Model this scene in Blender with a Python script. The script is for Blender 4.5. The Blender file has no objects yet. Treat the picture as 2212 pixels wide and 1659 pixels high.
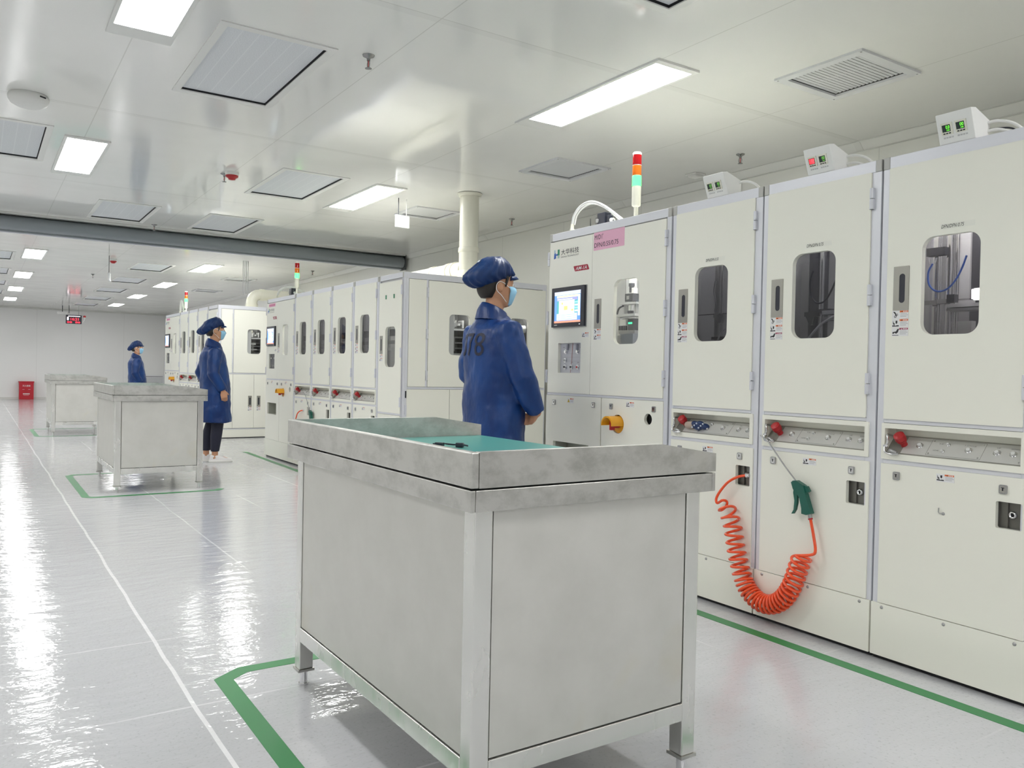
import bpy, bmesh, math, random
from math import sin, cos, pi, sqrt, radians
from mathutils import Vector, Matrix
from mathutils.geometry import tessellate_polygon

S = bpy.context.scene
COL = S.collection
rnd = random.Random(7)

# ------------------------------------------------------------------ camera
CAM = Vector((0, 0, 1.08))
YAW, PITCH, ROLL, FPX = 0.585, -0.0142, 0.0204, 1746.36
_F = Vector((-cos(YAW)*cos(PITCH), sin(YAW)*cos(PITCH), sin(PITCH)))
_R = Vector((sin(YAW), cos(YAW), 0))
_U = _R.cross(_F)
R2 = _R*cos(ROLL) + _U*sin(ROLL)
U2 = _U*cos(ROLL) - _R*sin(ROLL)
cd = bpy.data.cameras.new('camera')
cam = bpy.data.objects.new('camera', cd)
COL.objects.link(cam)
cd.sensor_width = 36
cd.lens = FPX*36/2212
cd.clip_start = 0.05
cam.matrix_world = Matrix(((R2.x, U2.x, -_F.x, CAM.x), (R2.y, U2.y, -_F.y, CAM.y),
                           (R2.z, U2.z, -_F.z, CAM.z), (0, 0, 0, 1)))
S.camera = cam

# ------------------------------------------------------------------ world, exposure
S.view_settings.view_transform = 'Standard'
S.view_settings.look = 'None'
S.view_settings.gamma = 1
S.view_settings.use_curve_mapping = False
S.view_settings.exposure = 0.31
LAMP = 25.0                      # emission of the ceiling panel lamps
w = bpy.data.worlds.new('world')
S.world = w
w.use_nodes = True
w.node_tree.nodes['Background'].inputs[0].default_value = (0.9, 0.93, 1, 1)
w.node_tree.nodes['Background'].inputs[1].default_value = 0.3

# ------------------------------------------------------------------ materials
_M = {}


def mat(name, col=(.8, .8, .8), rough=.5, metal=0., emit=None, es=0., alpha=1., spec=.5, coat=0.):
    if name in _M:
        return _M[name]
    m = bpy.data.materials.new(name)
    m.use_nodes = True
    b = m.node_tree.nodes['Principled BSDF']
    b.inputs['Base Color'].default_value = (*col, 1)
    b.inputs['Roughness'].default_value = rough
    b.inputs['Metallic'].default_value = metal
    b.inputs['Specular IOR Level'].default_value = spec
    b.inputs['Coat Weight'].default_value = coat
    b.inputs['Coat Roughness'].default_value = .08
    if emit:
        b.inputs['Emission Color'].default_value = (*emit, 1)
        b.inputs['Emission Strength'].default_value = es
    _M[name] = m
    return m


class NT:
    """small helper to wire nodes"""
    def __init__(s, m):
        s.t = m.node_tree
        s.b = s.t.nodes['Principled BSDF']

    def n(s, kind, **kw):
        nd = s.t.nodes.new(kind)
        for k, v in kw.items():
            setattr(nd, k, v)
        return nd

    def l(s, a, b):
        s.t.links.new(a, b)

    def math(s, op, a, b=None, c=None):
        nd = s.n('ShaderNodeMath', operation=op)
        for i, v in enumerate((a, b, c)):
            if v is None:
                continue
            if isinstance(v, (int, float)):
                nd.inputs[i].default_value = v
            else:
                s.l(v, nd.inputs[i])
        return nd.outputs[0]

    def coords(s):
        g = s.n('ShaderNodeTexCoord')
        return g.outputs['Object']

    def sep(s, v):
        x = s.n('ShaderNodeSeparateXYZ')
        s.l(v, x.inputs[0])
        return x.outputs

    def mapping(s, v, scale):
        m = s.n('ShaderNodeMapping')
        s.l(v, m.inputs[0])
        m.inputs['Scale'].default_value = scale
        return m.outputs[0]

    def noise(s, v, scale, detail=3., rough=.5):
        nn = s.n('ShaderNodeTexNoise')
        s.l(v, nn.inputs['Vector'])
        nn.inputs['Scale'].default_value = scale
        nn.inputs['Detail'].default_value = detail
        nn.inputs['Roughness'].default_value = rough
        return nn.outputs['Fac']

    def ramp(s, f, stops):
        r = s.n('ShaderNodeValToRGB')
        s.l(f, r.inputs[0])
        e = r.color_ramp.elements
        while len(e) < len(stops):
            e.new(.5)
        for i, (p, c) in enumerate(stops):
            e[i].position = p
            e[i].color = (c, c, c, 1) if isinstance(c, (int, float)) else (*c, 1)
        return r.outputs[0]

    def mix(s, f, a, b):
        m = s.n('ShaderNodeMix', data_type='RGBA')
        if isinstance(f, (int, float)):
            m.inputs[0].default_value = f
        else:
            s.l(f, m.inputs[0])
        for i, v in ((6, a), (7, b)):
            if isinstance(v, tuple):
                m.inputs[i].default_value = (*v, 1)
            else:
                s.l(v, m.inputs[i])
        return m.outputs[2]

    def bump(s, h, strength, dist=.01):
        b = s.n('ShaderNodeBump')
        s.l(h, b.inputs['Height'])
        b.inputs['Strength'].default_value = strength
        b.inputs['Distance'].default_value = dist
        s.l(b.outputs[0], s.b.inputs['Normal'])
        return b


def line_mask(t, c, period, off, width):
    """1 on a thin line every `period`"""
    a = t.math('ADD', c, -off + period*40)
    a = t.math('MODULO', a, period)
    a = t.math('SUBTRACT', a, period/2)
    a = t.math('ABSOLUTE', a)
    return t.math('GREATER_THAN', a, period/2 - width/2)


def mat_floor():
    m = mat('epoxy_floor', (.56, .565, .59), .09, spec=.6)
    t = NT(m)
    co = t.coords()
    x, y, z = t.sep(co)
    wob = t.math('MULTIPLY', t.math('SUBTRACT', t.noise(co, 1.3, 2), .5), .03)
    yy = t.math('ADD', y, wob)
    xx = t.math('ADD', x, wob)
    l1 = line_mask(t, yy, .625, .59, .010)
    l2 = line_mask(t, xx, .72, -5.55, .008)
    fade = t.ramp(t.noise(co, .7, 2), [(.45, 0.), (.6, 1.)])
    l2 = t.math('MULTIPLY', l2, fade)
    # only every main joint along the aisle is strong
    l1b = line_mask(t, yy, 30., .59, .014)
    lines = t.math('MAXIMUM', t.math('MULTIPLY', l1, t.math('MULTIPLY', fade, .8)), t.math('MAXIMUM', t.math('MULTIPLY', l2, .6), l1b))
    tone = t.mix(t.noise(co, 1.2, 3), (.49, .495, .515), (.55, .555, .57))
    speck = t.ramp(t.noise(co, 90, 2), [(.3, .0), (.42, 1.)])
    tone = t.mix(speck, (.45, .455, .465), tone)
    t.l(t.mix(lines, tone, (.80, .80, .81)), t.b.inputs['Base Color'])
    n1 = t.noise(t.mapping(co, (9, 3.2, 1)), 1.6, 4, .55)
    n2 = t.noise(t.mapping(co, (16, 16, 1)), 3., 2)
    h = t.math('ADD', n1, t.math('MULTIPLY', n2, .12))
    t.bump(h, .21, .02)
    rr = t.ramp(t.noise(co, 2.2, 3), [(.3, .05), (.75, .12)])
    t.l(rr, t.b.inputs['Roughness'])
    return m


def mat_ceiling():
    m = mat('ceiling_panel', (.84, .84, .815), .18, spec=.5)
    t = NT(m)
    co = t.coords()
    x, y, z = t.sep(co)
    lx = line_mask(t, x, 2.46, -5.84, .05)
    lx2 = line_mask(t, x, 2.46, -5.815, .006)
    ly = line_mask(t, y, 1.155, 1.79, .006)
    c = t.mix(lx, (.84, .84, .815), (.80, .80, .775))
    c = t.mix(t.math('MAXIMUM', lx2, ly), c, (.68, .68, .65))
    t.l(c, t.b.inputs['Base Color'])
    n = t.noise(t.mapping(co, (1.2, 1.2, 1)), 1.1, 2)
    t.bump(n, .12, .05)
    rr = t.ramp(t.noise(co, 1.5, 3), [(.3, .07), (.8, .13)])
    t.l(rr, t.b.inputs['Roughness'])
    return m


def mat_wall(name, axis, c1):
    m = mat(name, c1, .38)
    t = NT(m)
    co = t.coords()
    xyz = t.sep(co)
    a = xyz[0] if axis == 'x' else xyz[1]
    l = line_mask(t, a, 1.18, .3, .008)
    t.l(t.mix(l, c1, tuple(v*.86 for v in c1)), t.b.inputs['Base Color'])
    return m


def mat_steel():
    m = mat('stainless_steel', (.62, .61, .585), .34, 1.)
    t = NT(m)
    co = t.coords()
    sm = t.noise(t.mapping(co, (1, 1, 1.6)), 11., 6, .68)
    big = t.noise(t.mapping(co, (1, 1, .6)), 3.2, 3)
    brush = t.noise(t.mapping(co, (3, 3, 260)), 1., 2)
    c = t.mix(t.ramp(sm, [(.36, 0.), (.56, 1.)]), (.46, .455, .43), (.60, .59, .565))
    c = t.mix(t.ramp(big, [(.62, 0.), (.74, .5)]), c, (.62, .59, .51))
    t.l(c, t.b.inputs['Base Color'])
    r = t.math('ADD', t.math('MULTIPLY', sm, .26), t.math('MULTIPLY', brush, .10))
    r = t.math('ADD', r, .17)
    t.l(r, t.b.inputs['Roughness'])
    t.bump(t.math('ADD', big, t.math('MULTIPLY', brush, .05)), .10, .02)
    return m


def mat_steel_leg():
    m = mat('polished_steel_post', (.78, .775, .75), .22, .9)
    t = NT(m)
    co = t.coords()
    sm = t.noise(t.mapping(co, (1, 1, .3)), 8., 4, .6)
    t.l(t.mix(sm, (.70, .695, .665), (.84, .835, .81)), t.b.inputs['Base Color'])
    t.l(t.ramp(sm, [(.3, .16), (.7, .34)]), t.b.inputs['Roughness'])
    return m


def mat_steel_panel():
    m = mat('matte_steel_sheet', (.60, .595, .57), .5, .75)
    t = NT(m)
    co = t.coords()
    sm = t.noise(co, 9., 4, .6)
    blot = t.noise(co, 2.4, 3, .6)
    c = t.mix(t.ramp(sm, [(.3, 0.), (.7, 1.)]), (.63, .62, .585), (.69, .68, .648))
    c = t.mix(t.ramp(blot, [(.66, 0.), (.78, .6)]), c, (.64, .60, .48))
    t.l(c, t.b.inputs['Base Color'])
    t.l(t.ramp(sm, [(.3, .42), (.7, .56)]), t.b.inputs['Roughness'])
    return m


def mat_cloth(name, col, hi):
    m = mat(name, col, .40, spec=.35)
    t = NT(m)
    co = t.coords()
    a = t.noise(t.mapping(co, (7, 7, 3.0)), 1., 3, .5)
    b = t.noise(t.mapping(co, (22, 22, 12)), 1., 3, .6)
    t.l(t.mix(t.ramp(a, [(.35, 0.), (.75, 1.)]), col, hi), t.b.inputs['Base Color'])
    h = t.math('ADD', a, t.math('MULTIPLY', b, .22))
    t.bump(h, .42, .045)
    t.b.inputs['Sheen Weight'].default_value = .0
    return m


def mat_glass(name, tint, ior=1.45):
    m = bpy.data.materials.new(name)
    m.use_nodes = True
    t = m.node_tree
    t.nodes.remove(t.nodes['Principled BSDF'])
    tr = t.nodes.new('ShaderNodeBsdfTransparent')
    tr.inputs[0].default_value = (*tint, 1)
    gl = t.nodes.new('ShaderNodeBsdfGlossy')
    gl.inputs['Roughness'].default_value = .02
    # Schlick reflectance from the angle between the ray and the pane, the same on both faces
    ge = t.nodes.new('ShaderNodeNewGeometry')
    dt_ = t.nodes.new('ShaderNodeVectorMath')
    dt_.operation = 'DOT_PRODUCT'
    t.links.new(ge.outputs['Normal'], dt_.inputs[0])
    t.links.new(ge.outputs['Incoming'], dt_.inputs[1])

    def mt(op, a, b=None):
        nd = t.nodes.new('ShaderNodeMath')
        nd.operation = op
        for i_, v_ in enumerate((a, b)):
            if v_ is None:
                continue
            if isinstance(v_, (int, float)):
                nd.inputs[i_].default_value = v_
            else:
                t.links.new(v_, nd.inputs[i_])
        return nd.outputs[0]
    cs = mt('ABSOLUTE', dt_.outputs['Value'])
    fv = mt('ADD', mt('MULTIPLY', mt('POWER', mt('SUBTRACT', 1., cs), 5.), .96), .035)
    mx = t.nodes.new('ShaderNodeMixShader')
    out = t.nodes['Material Output']
    t.links.new(fv, mx.inputs[0])
    t.links.new(tr.outputs[0], mx.inputs[1])
    t.links.new(gl.outputs[0], mx.inputs[2])
    t.links.new(mx.outputs[0], out.inputs[0])
    return m


FLOOR = mat_floor()
CEIL = mat_ceiling()
WALLR = mat_wall('wall_panel_right', 'x', (.82, .82, .785))
WALLF = mat_wall('wall_panel_far', 'y', (.83, .83, .82))
STEEL = mat_steel()
SHEET = mat_steel_panel()
POST = mat_steel_leg()
CREAM = mat('cream_paint', (.88, .875, .785), .42)
ALU = mat('silver_lavender_profile', (.72, .73, .78), .38, .15)
BRACK = mat('cast_corner_grey', (.46, .46, .44), .5, .3)
DARK = mat('black_gap', (.012, .012, .016), .6)
NAVYBLK = mat('black_plastic', (.02, .022, .035), .35)
INNER = mat('cabinet_inner_grey', (.42, .42, .43), .5)
INNERL = mat('cabinet_inner_light', (.62, .62, .62), .5)
CHROME = mat('chrome', (.75, .75, .76), .14, 1.)
METG = mat('machined_grey', (.42, .42, .42), .35, .6)
SPRK = mat('sprinkler_chrome', (.30, .30, .30), .25, .9)
NICK = mat('satin_nickel', (.36, .35, .315), .42, .6)
WHITE = mat('white_plastic', (.85, .85, .83), .4)
OFFW = mat('lamp_trim_white', (.78, .78, .76), .4)
IVORY = mat('ivory_plastic', (.80, .79, .68), .35)
RED = mat('red_plastic', (.45, .015, .02), .35)
REDBOX = mat('red_enamel', (.48, .006, .02), .3)
ORANGE = mat('orange_hose', (.92, .085, .015), .22, coat=.5)
DGREEN = mat('dark_green_plastic', (.008, .105, .075), .35)
YEL = mat('yellow_plastic', (.85, .40, .02), .35)
TAPE = mat('green_tape', (.022, .205, .058), .35)
MAT_G = mat('green_rubber_mat', (.045, .30, .265), .32)
GREYP = mat('shutter_grey', (.25, .275, .295), .35, .2)
LAMPM = mat('lamp_diffuser', (.9, .9, .9), .4, emit=(1, 1, .985), es=LAMP)
FILT = mat('filter_face', (.50, .52, .55), .6)
VENTW = mat('grille_white', (.74, .75, .77), .4)
BLKI = mat('ink_black', (.015, .015, .02), .5)
GRYI = mat('ink_grey', (.35, .34, .36), .6)
STICK = mat('sticker_white', (.82, .82, .82), .5)
PINK = mat('pink_paper', (.84, .47, .62), .6)
ORI = mat('ink_orange', (.75, .16, .03), .5)
MRI = mat('ink_maroon', (.34, .015, .08), .5)
CRI = mat('plate_red', (.38, .005, .03), .4)
BLUI = mat('ink_blue', (.03, .12, .50), .5)
GRNI = mat('ink_green', (.04, .28, .16), .5)
YLI = mat('ink_yellow', (.75, .55, .05), .5)
SKIN = mat('skin', (.52, .27, .16), .5)
HAIR = mat('black_hair', (.018, .014, .012), .55)
COAT = mat_cloth('blue_coat_cloth', (.003, .023, .115), (.008, .055, .22))
CAPM = mat_cloth('blue_cap_cloth', (.002, .016, .080), (.007, .042, .16))
PANTS = mat('navy_trousers', (.010, .011, .028), .7)
MASKM = mat('blue_mask', (.30, .58, .80), .6)
MASKW = mat('white_ear_loop', (.85, .85, .85), .6)
SHOE = mat('white_shoe', (.78, .76, .76), .5)
PIPE = mat('cream_duct', (.80, .79, .68), .3)
GLASS_D = mat_glass('smoked_window', (.60, .60, .63))
GLASS_C = mat_glass('clear_window', (.86, .87, .87))
FILTER_LINES = None


def em(name, col, s):
    return mat(name, tuple(min(1, c*.5) for c in col), .3, emit=col, es=s)


# ------------------------------------------------------------------ mesh builder
class B:
    def __init__(s):
        s.v = []
        s.f = []
        s.m = []
        s.sm = []
        s.mats = []

    def mi(s, m):
        if m not in s.mats:
            s.mats.append(m)
        return s.mats.index(m)

    def add(s, vs, fs, m, smooth=False, M=None):
        o = len(s.v)
        if M is not None:
            vs = [M @ Vector(v) for v in vs]
        s.v += [tuple(v) for v in vs]
        k = s.mi(m)
        for f in fs:
            s.f.append(tuple(i+o for i in f))
            s.m.append(k)
            s.sm.append(smooth)
        return s

    def box(s, x0, x1, y0, y1, z0, z1, m, M=None):
        vs = [(x, y, z) for z in (z0, z1) for y in (y0, y1) for x in (x0, x1)]
        fs = [(0, 2, 3, 1), (4, 5, 7, 6), (0, 1, 5, 4), (2, 6, 7, 3), (0, 4, 6, 2), (1, 3, 7, 5)]
        return s.add(vs, fs, m, False, M)

    def prism(s, poly, y0, y1, m, holes=(), M=None, smooth_side=False):
        """polygon in (x,z), extruded from y0 (front) to y1; holes are polygons"""
        loops = [[Vector((p[0], p[1], 0)) for p in poly]] + [[Vector((p[0], p[1], 0)) for p in h] for h in holes]
        tris = tessellate_polygon(loops)
        flat = [p for l in loops for p in l]
        n = len(flat)
        vs = [(p.x, y0, p.y) for p in flat] + [(p.x, y1, p.y) for p in flat]
        fs = []
        for a, b, c in tris:
            ar = (flat[b].x-flat[a].x)*(flat[c].y-flat[a].y)-(flat[c].x-flat[a].x)*(flat[b].y-flat[a].y)
            if ar < 0:
                a, b, c = a, c, b
            if y0 > y1:
                a, b, c = a, c, b
            fs.append((a, b, c))
            fs.append((a+n, c+n, b+n))
        s.add(vs, fs, m, False, M)
        o = 0
        vs2, fs2 = [], []
        for li, l in enumerate(loops):
            k = len(l)
            ar = sum(l[i].x*l[(i+1) % k].y-l[(i+1) % k].x*l[i].y for i in range(k))
            flip = (ar < 0) != (li > 0)
            if y0 > y1:
                flip = not flip
            b0 = len(vs2)
            vs2 += [(p.x, y0, p.y) for p in l] + [(p.x, y1, p.y) for p in l]
            for i in range(k):
                j = (i+1) % k
                q = (b0+i, b0+k+i, b0+k+j, b0+j)
                fs2.append(q if not flip else q[::-1])
        s.add(vs2, fs2, m, smooth_side, M)
        return s

    def cyl(s, p0, p1, r0, m, r1=None, n=20, caps=True):
        p0, p1 = Vector(p0), Vector(p1)
        r1 = r0 if r1 is None else r1
        d = (p1-p0).normalized()
        a = d.orthogonal().normalized()
        b = d.cross(a)
        vs = []
        for p, r in ((p0, r0), (p1, r1)):
            vs += [p + a*(cos(2*pi*i/n)*r) + b*(sin(2*pi*i/n)*r) for i in range(n)]
        s.add(vs, [(i, (i+1) % n, n+(i+1) % n, n+i) for i in range(n)], m, True)
        if caps:
            s.add(vs, [tuple(range(n))[::-1], tuple(range(n, 2*n))], m, False)
        return s

    def tube(s, pts, r, m, n=8, closed=False, caps=True):
        pts = [Vector(p) for p in pts]
        k = len(pts)
        rs = r if isinstance(r, (list, tuple)) else [r]*k
        tang = []
        for i in range(k):
            if closed:
                t = pts[(i+1) % k]-pts[i-1]
            else:
                t = pts[min(i+1, k-1)]-pts[max(i-1, 0)]
            tang.append(t.normalized())
        a = tang[0].orthogonal().normalized()
        vs = []
        for i in range(k):
            a = (a - tang[i]*a.dot(tang[i]))
            if a.length < 1e-6:
                a = tang[i].orthogonal()
            a.normalize()
            b = tang[i].cross(a)
            vs += [pts[i] + a*(cos(2*pi*j/n)*rs[i]) + b*(sin(2*pi*j/n)*rs[i]) for j in range(n)]
        fs = []
        for i in range(k if closed else k-1):
            i2 = (i+1) % k
            for j in range(n):
                fs.append((i*n+j, i*n+(j+1) % n, i2*n+(j+1) % n, i2*n+j))
        s.add(vs, fs, m, True)
        if caps and not closed:
            s.add(vs, [tuple(range(n))[::-1], tuple(range((k-1)*n, k*n))], m, False)
        return s

    def loft(s, rings, m, n=24, caps=True, smooth=True):
        """rings: (centre, u, v) with u, v radius vectors"""
        vs = []
        for c, u, v in rings:
            c, u, v = Vector(c), Vector(u), Vector(v)
            vs += [c + u*cos(2*pi*j/n) + v*sin(2*pi*j/n) for j in range(n)]
        k = len(rings)
        fs = [(i*n+j, i*n+(j+1) % n, (i+1)*n+(j+1) % n, (i+1)*n+j) for i in range(k-1) for j in range(n)]
        s.add(vs, fs, m, smooth)
        if caps:
            s.add(vs, [tuple(range(n))[::-1], tuple(range((k-1)*n, k*n))], m, smooth)
        return s

    def lathe(s, prof, m, c=(0, 0, 0), n=28, axis='z'):
        c = Vector(c)
        vs = []
        for r, z in prof:
            for j in range(n):
                a = 2*pi*j/n
                p = Vector((cos(a)*r, sin(a)*r, z))
                if axis == 'y':
                    p = Vector((cos(a)*r, -z, sin(a)*r))
                if axis == 'x':
                    p = Vector((z, cos(a)*r, sin(a)*r))
                vs.append(c+p)
        k = len(prof)
        s.add(vs, [(i*n+j, i*n+(j+1) % n, (i+1)*n+(j+1) % n, (i+1)*n+j) for i in range(k-1) for j in range(n)], m, True)
        s.add(vs, [tuple(range(n))[::-1], tuple(range((k-1)*n, k*n))], m, False)
        return s

    def ball(s, c, r, m, n=16, sc=(1, 1, 1)):
        c = Vector(c)
        rings = []
        k = n//2
        for i in range(k+1):
            t = pi*i/k
            rr = max(sin(t)*r, 1e-4)
            rings.append((c+Vector((0, 0, -cos(t)*r*sc[2])), (rr*sc[0], 0, 0), (0, rr*sc[1], 0)))
        return s.loft(rings, m, n)

    def text(s, txt, x, y, z, h, m, width=None, shear=0., bold=0., th=.0006, M=None, align='LEFT', conv=None):
        """text standing upright, reading along +x, facing -y"""
        cu = bpy.data.curves.new('t', 'FONT')
        cu.body = txt
        cu.size = 1
        cu.shear = shear
        cu.offset = bold
        cu.resolution_u = 3
        o = bpy.data.objects.new('t', cu)
        COL.objects.link(o)
        dg = bpy.context.evaluated_depsgraph_get()
        me = bpy.data.meshes.new_from_object(o.evaluated_get(dg))
        bpy.data.objects.remove(o)
        bpy.data.curves.remove(cu)
        if not me.vertices:
            return s
        xs = [v.co.x for v in me.vertices]
        ys = [v.co.y for v in me.vertices]
        x0, x1, y0, y1 = min(xs), max(xs), min(ys), max(ys)
        sz = h/(y1-y0)
        sx = sz if width is None else width/(x1-x0)
        off = -(x1-x0)*sx/2 if align == 'CENTER' else 0
        vs = [(x+off+(v.co.x-x0)*sx, y, z+(v.co.y-y0)*sz) for v in me.vertices]
        fs = [tuple(p.vertices) for p in me.polygons]
        bpy.data.meshes.remove(me)
        return s.add(vs, fs, m, False, M)

    def build(s, name, parent=None, bevel=0, seg=2, loc=None, M=None):
        me = bpy.data.meshes.new(name)
        me.from_pydata(s.v, [], s.f)
        for m in s.mats:
            me.materials.append(m)
        me.polygons.foreach_set('material_index', s.m)
        me.polygons.foreach_set('use_smooth', s.sm)
        me.update()
        o = bpy.data.objects.new(name, me)
        COL.objects.link(o)
        if loc:
            o.location = loc
        if parent:
            o.parent = parent
        if bevel:
            b = o.modifiers.new('bevel', 'BEVEL')
            b.width = bevel
            b.segments = seg
            b.limit_method = 'ANGLE'
            b.angle_limit = radians(50)
        return o


def thing(name, label, cat, loc=(0, 0, 0), rz=0, group=None, sc=(1, 1, 1)):
    o = bpy.data.objects.new(name, None)
    o.empty_display_size = .05
    COL.objects.link(o)
    o.location = loc
    o.rotation_euler = (0, 0, rz)
    o.scale = sc
    return tag(o, label, cat, group)


def tag(o, label, cat, group=None, kind=None):
    if label:
        o['label'] = label
    if cat:
        o['category'] = cat
    if group:
        o['group'] = group
    if kind:
        o['kind'] = kind
    return o


def struct(o):
    o['kind'] = 'structure'
    return o


def dup(root, loc, rz=None, label=None, group=None):
    r = root.copy()
    COL.objects.link(r)
    r.location = loc
    if rz is not None:
        r.rotation_euler = (0, 0, rz)
    if label:
        r['label'] = label
    if group:
        r['group'] = group
    for ch in list(root.children):
        c = ch.copy()
        COL.objects.link(c)
        c.parent = r
        for g in list(ch.children):
            d = g.copy()
            COL.objects.link(d)
            d.parent = c
    return r


def rr(x0, x1, z0, z1, r=.0, n=6):
    """rounded rectangle polygon, counter-clockwise in (x,z)"""
    if r <= 0:
        return [(x0, z0), (x1, z0), (x1, z1), (x0, z1)]
    out = []
    for cx, cz, a0 in ((x1-r, z0+r, -pi/2), (x1-r, z1-r, 0), (x0+r, z1-r, pi/2), (x0+r, z0+r, pi)):
        for i in range(n+1):
            a = a0 + pi/2*i/n
            out.append((cx+cos(a)*r, cz+sin(a)*r))
    return out


def circ(cx, cz, r, n=24):
    return [(cx+cos(2*pi*i/n)*r, cz+sin(2*pi*i/n)*r) for i in range(n)]


def spline(pts, n=12):
    """Catmull-Rom through the points"""
    P = [Vector(p) for p in pts]
    P = [P[0]*2-P[1]] + P + [P[-1]*2-P[-2]]
    out = []
    for i in range(1, len(P)-2):
        for k in range(n):
            t = k/n
            a, b, c, d = P[i-1], P[i], P[i+1], P[i+2]
            out.append(.5*((2*b)+(c-a)*t+(2*a-5*b+4*c-d)*t*t+(3*b-a-3*c+d)*t**3))
    out.append(P[-2])
    return out


# ================================================================== ROOM
ZC = 2.72
XF, XB, YR, YL = -27.9, 6.0, 5.1, -3.5

b = B()
b.box(XF-.1, XB, YL, YR+.1, -.1, 0, FLOOR)
struct(b.build('floor'))

ffus = [(-2.12, 2.31), (-4.57, 1.24), (-7.03, .14), (-7.18, 2.37), (-9.59, 1.29), (-9.64, 2.36),
        (-14.72, 2.42), (-17.25, 2.45), (-19.8, 2.46), (-22.55, 2.5), (-25.1, 2.5),
        (-14.66, .18), (-17.2, .2), (-19.7, .22), (-22.3, .22)]
grilles = [(-2.68, 3.9), (-5.22, 3.92), (-7.53, 3.9), (-15.5, 4.08), (-18.32, 4.15)]
FW, FH, GW = 1.08/2, .50/2, .46/2
holes = [(x-FW, x+FW, y-FH, y+FH) for x, y in ffus] + [(x-GW, x+GW, y-GW, y+GW) for x, y in grilles]
xs = sorted({XF-.1, XB} | {h[0] for h in holes} | {h[1] for h in holes})
ys = sorted({YL, YR+.1} | {h[2] for h in holes} | {h[3] for h in holes})
b = B()
vid = {}
vs, fs = [], []


def _v(x, y):
    if (x, y) not in vid:
        vid[(x, y)] = len(vs)
        vs.append((x, y, ZC))
    return vid[(x, y)]


for i in range(len(xs)-1):
    for j in range(len(ys)-1):
        cx, cy = (xs[i]+xs[i+1])/2, (ys[j]+ys[j+1])/2
        if any(h[0] < cx < h[1] and h[2] < cy < h[3] for h in holes):
            continue
        fs.append((_v(xs[i], ys[j]), _v(xs[i], ys[j+1]), _v(xs[i+1], ys[j+1]), _v(xs[i+1], ys[j])))
b.add(vs, fs, CEIL)
struct(b.build('ceiling'))
b = B()
b.box(XF-.1, XB, YR, YR+.1, 0, ZC+.3, WALLR)
struct(b.build('wall_right'))
b = B()
b.box(XF-.1, XF, YL, YR, 0, ZC+.3, WALLF)
struct(b.build('wall_far'))
b = B()
b.box(XF, XB, YL-.1, YL, 0, ZC+.3, WALLR)
struct(b.build('wall_left'))
b = B()
b.box(XB, XB+.1, YL, YR, 0, ZC+.3, WALLF)
struct(b.build('wall_back'))
TRIM = mat('cove_trim', (.68, .68, .65), .35)
b = B()
b.add([(x_, y_, z_) for x_ in (XF, XB) for y_, z_ in ((YR-.001, ZC-.055), (YR-.055, ZC-.001))], [(0, 1, 3, 2)], CEIL)
b.box(XF, XB, YR-.006, YR, ZC-.062, ZC-.055, TRIM)
b.box(XF, XB, YR-.063, YR-.055, ZC-.005, ZC, TRIM)
struct(b.build('trim_1'))
b = B()
b.box(XF, XF+.03, YL, YR, ZC-.05, ZC, TRIM)
struct(b.build('trim_2'))
b = B()
b.box(XF, XF+.02, YL, YR, 0, .06, TRIM)
struct(b.build('baseboard_far'))

# ------------------------------------------------------------------ ceiling lamps
lampT = thing('ceiling_lamp', '', 'ceiling light', (0, 0, ZC))
b = B()
b.prism(rr(-.70, .64, -.15, .15), 0, .012, OFFW, holes=[rr(-.565, .60, -.13, .13)], M=Matrix(((1, 0, 0, 0), (0, 0, 1, 0), (0, -1, 0, 0), (0, 0, 0, 1))))
b.build('trim_frame', lampT)
b = B()
b.box(-.565, .60, -.13, .13, -.008, -.001, LAMPM)
b.build('diffuser', lampT)
lamps = []
rowR = [3.75, .25, -3.74, -7.27, -11.32, -14.15, -17.65, -21.1, -24.55]
names = {
    (-3.74, 1): 'lit white panel lamp on the ceiling above the machine with the pink label',
    (-7.27, 1): 'lit ceiling panel lamp beside the hanging exit sign, on the near side of the shutter',
    (-14.15, 1): 'lit ceiling panel lamp beyond the shutter, nearest one of the right row over the machines',
    (-17.65, 1): 'second lit ceiling panel lamp beyond the shutter in the right row',
    (-21.1, 1): 'third lit ceiling panel lamp beyond the shutter in the right row',
    (-24.55, 1): 'lit ceiling panel lamp at the far end of the right row near the back wall',
    (-3.74, 0): 'lit ceiling panel lamp cut by the top edge at the upper left of the photo',
    (-7.27, 0): 'lit ceiling panel lamp beside the round white smoke detector',
    (-14.15, 0): 'lit ceiling panel lamp beyond the shutter, nearest one of the left row',
    (-17.65, 0): 'second lit ceiling panel lamp beyond the shutter in the left row',
    (-21.1, 0): 'third lit ceiling panel lamp beyond the shutter in the left row',
    (-24.55, 0): 'lit ceiling panel lamp farthest along the left row near the back wall'}
first = True
for yi, y in enumerate((.66, 3.07, -1.78)):
    for x in rowR:
        ky = {0: 0, 1: 1}.get(yi)
        lb = names.get((x, ky)) if ky is not None else None
        if lb is None and x == -11.32 and yi < 2:
            lb = ('left', 'right')[yi]+' lit ceiling panel lamp hidden right behind the shutter tube'
        if lb is None:
            lb = 'lit ceiling panel lamp outside the photo, behind or left of the camera'
        yy = y + (.10 if x < -13 and yi < 2 else 0) + (.0 if x > -13 else 0)
        if yi == 0 and x < -13:
            yy = y+.04
        if first:
            lampT.location = (x, yy, ZC)
            lampT['label'] = lb
            lampT['group'] = 'panel lamps on the ceiling'
            first = False
        else:
            dup(lampT, (x, yy, ZC), label=lb)

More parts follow.
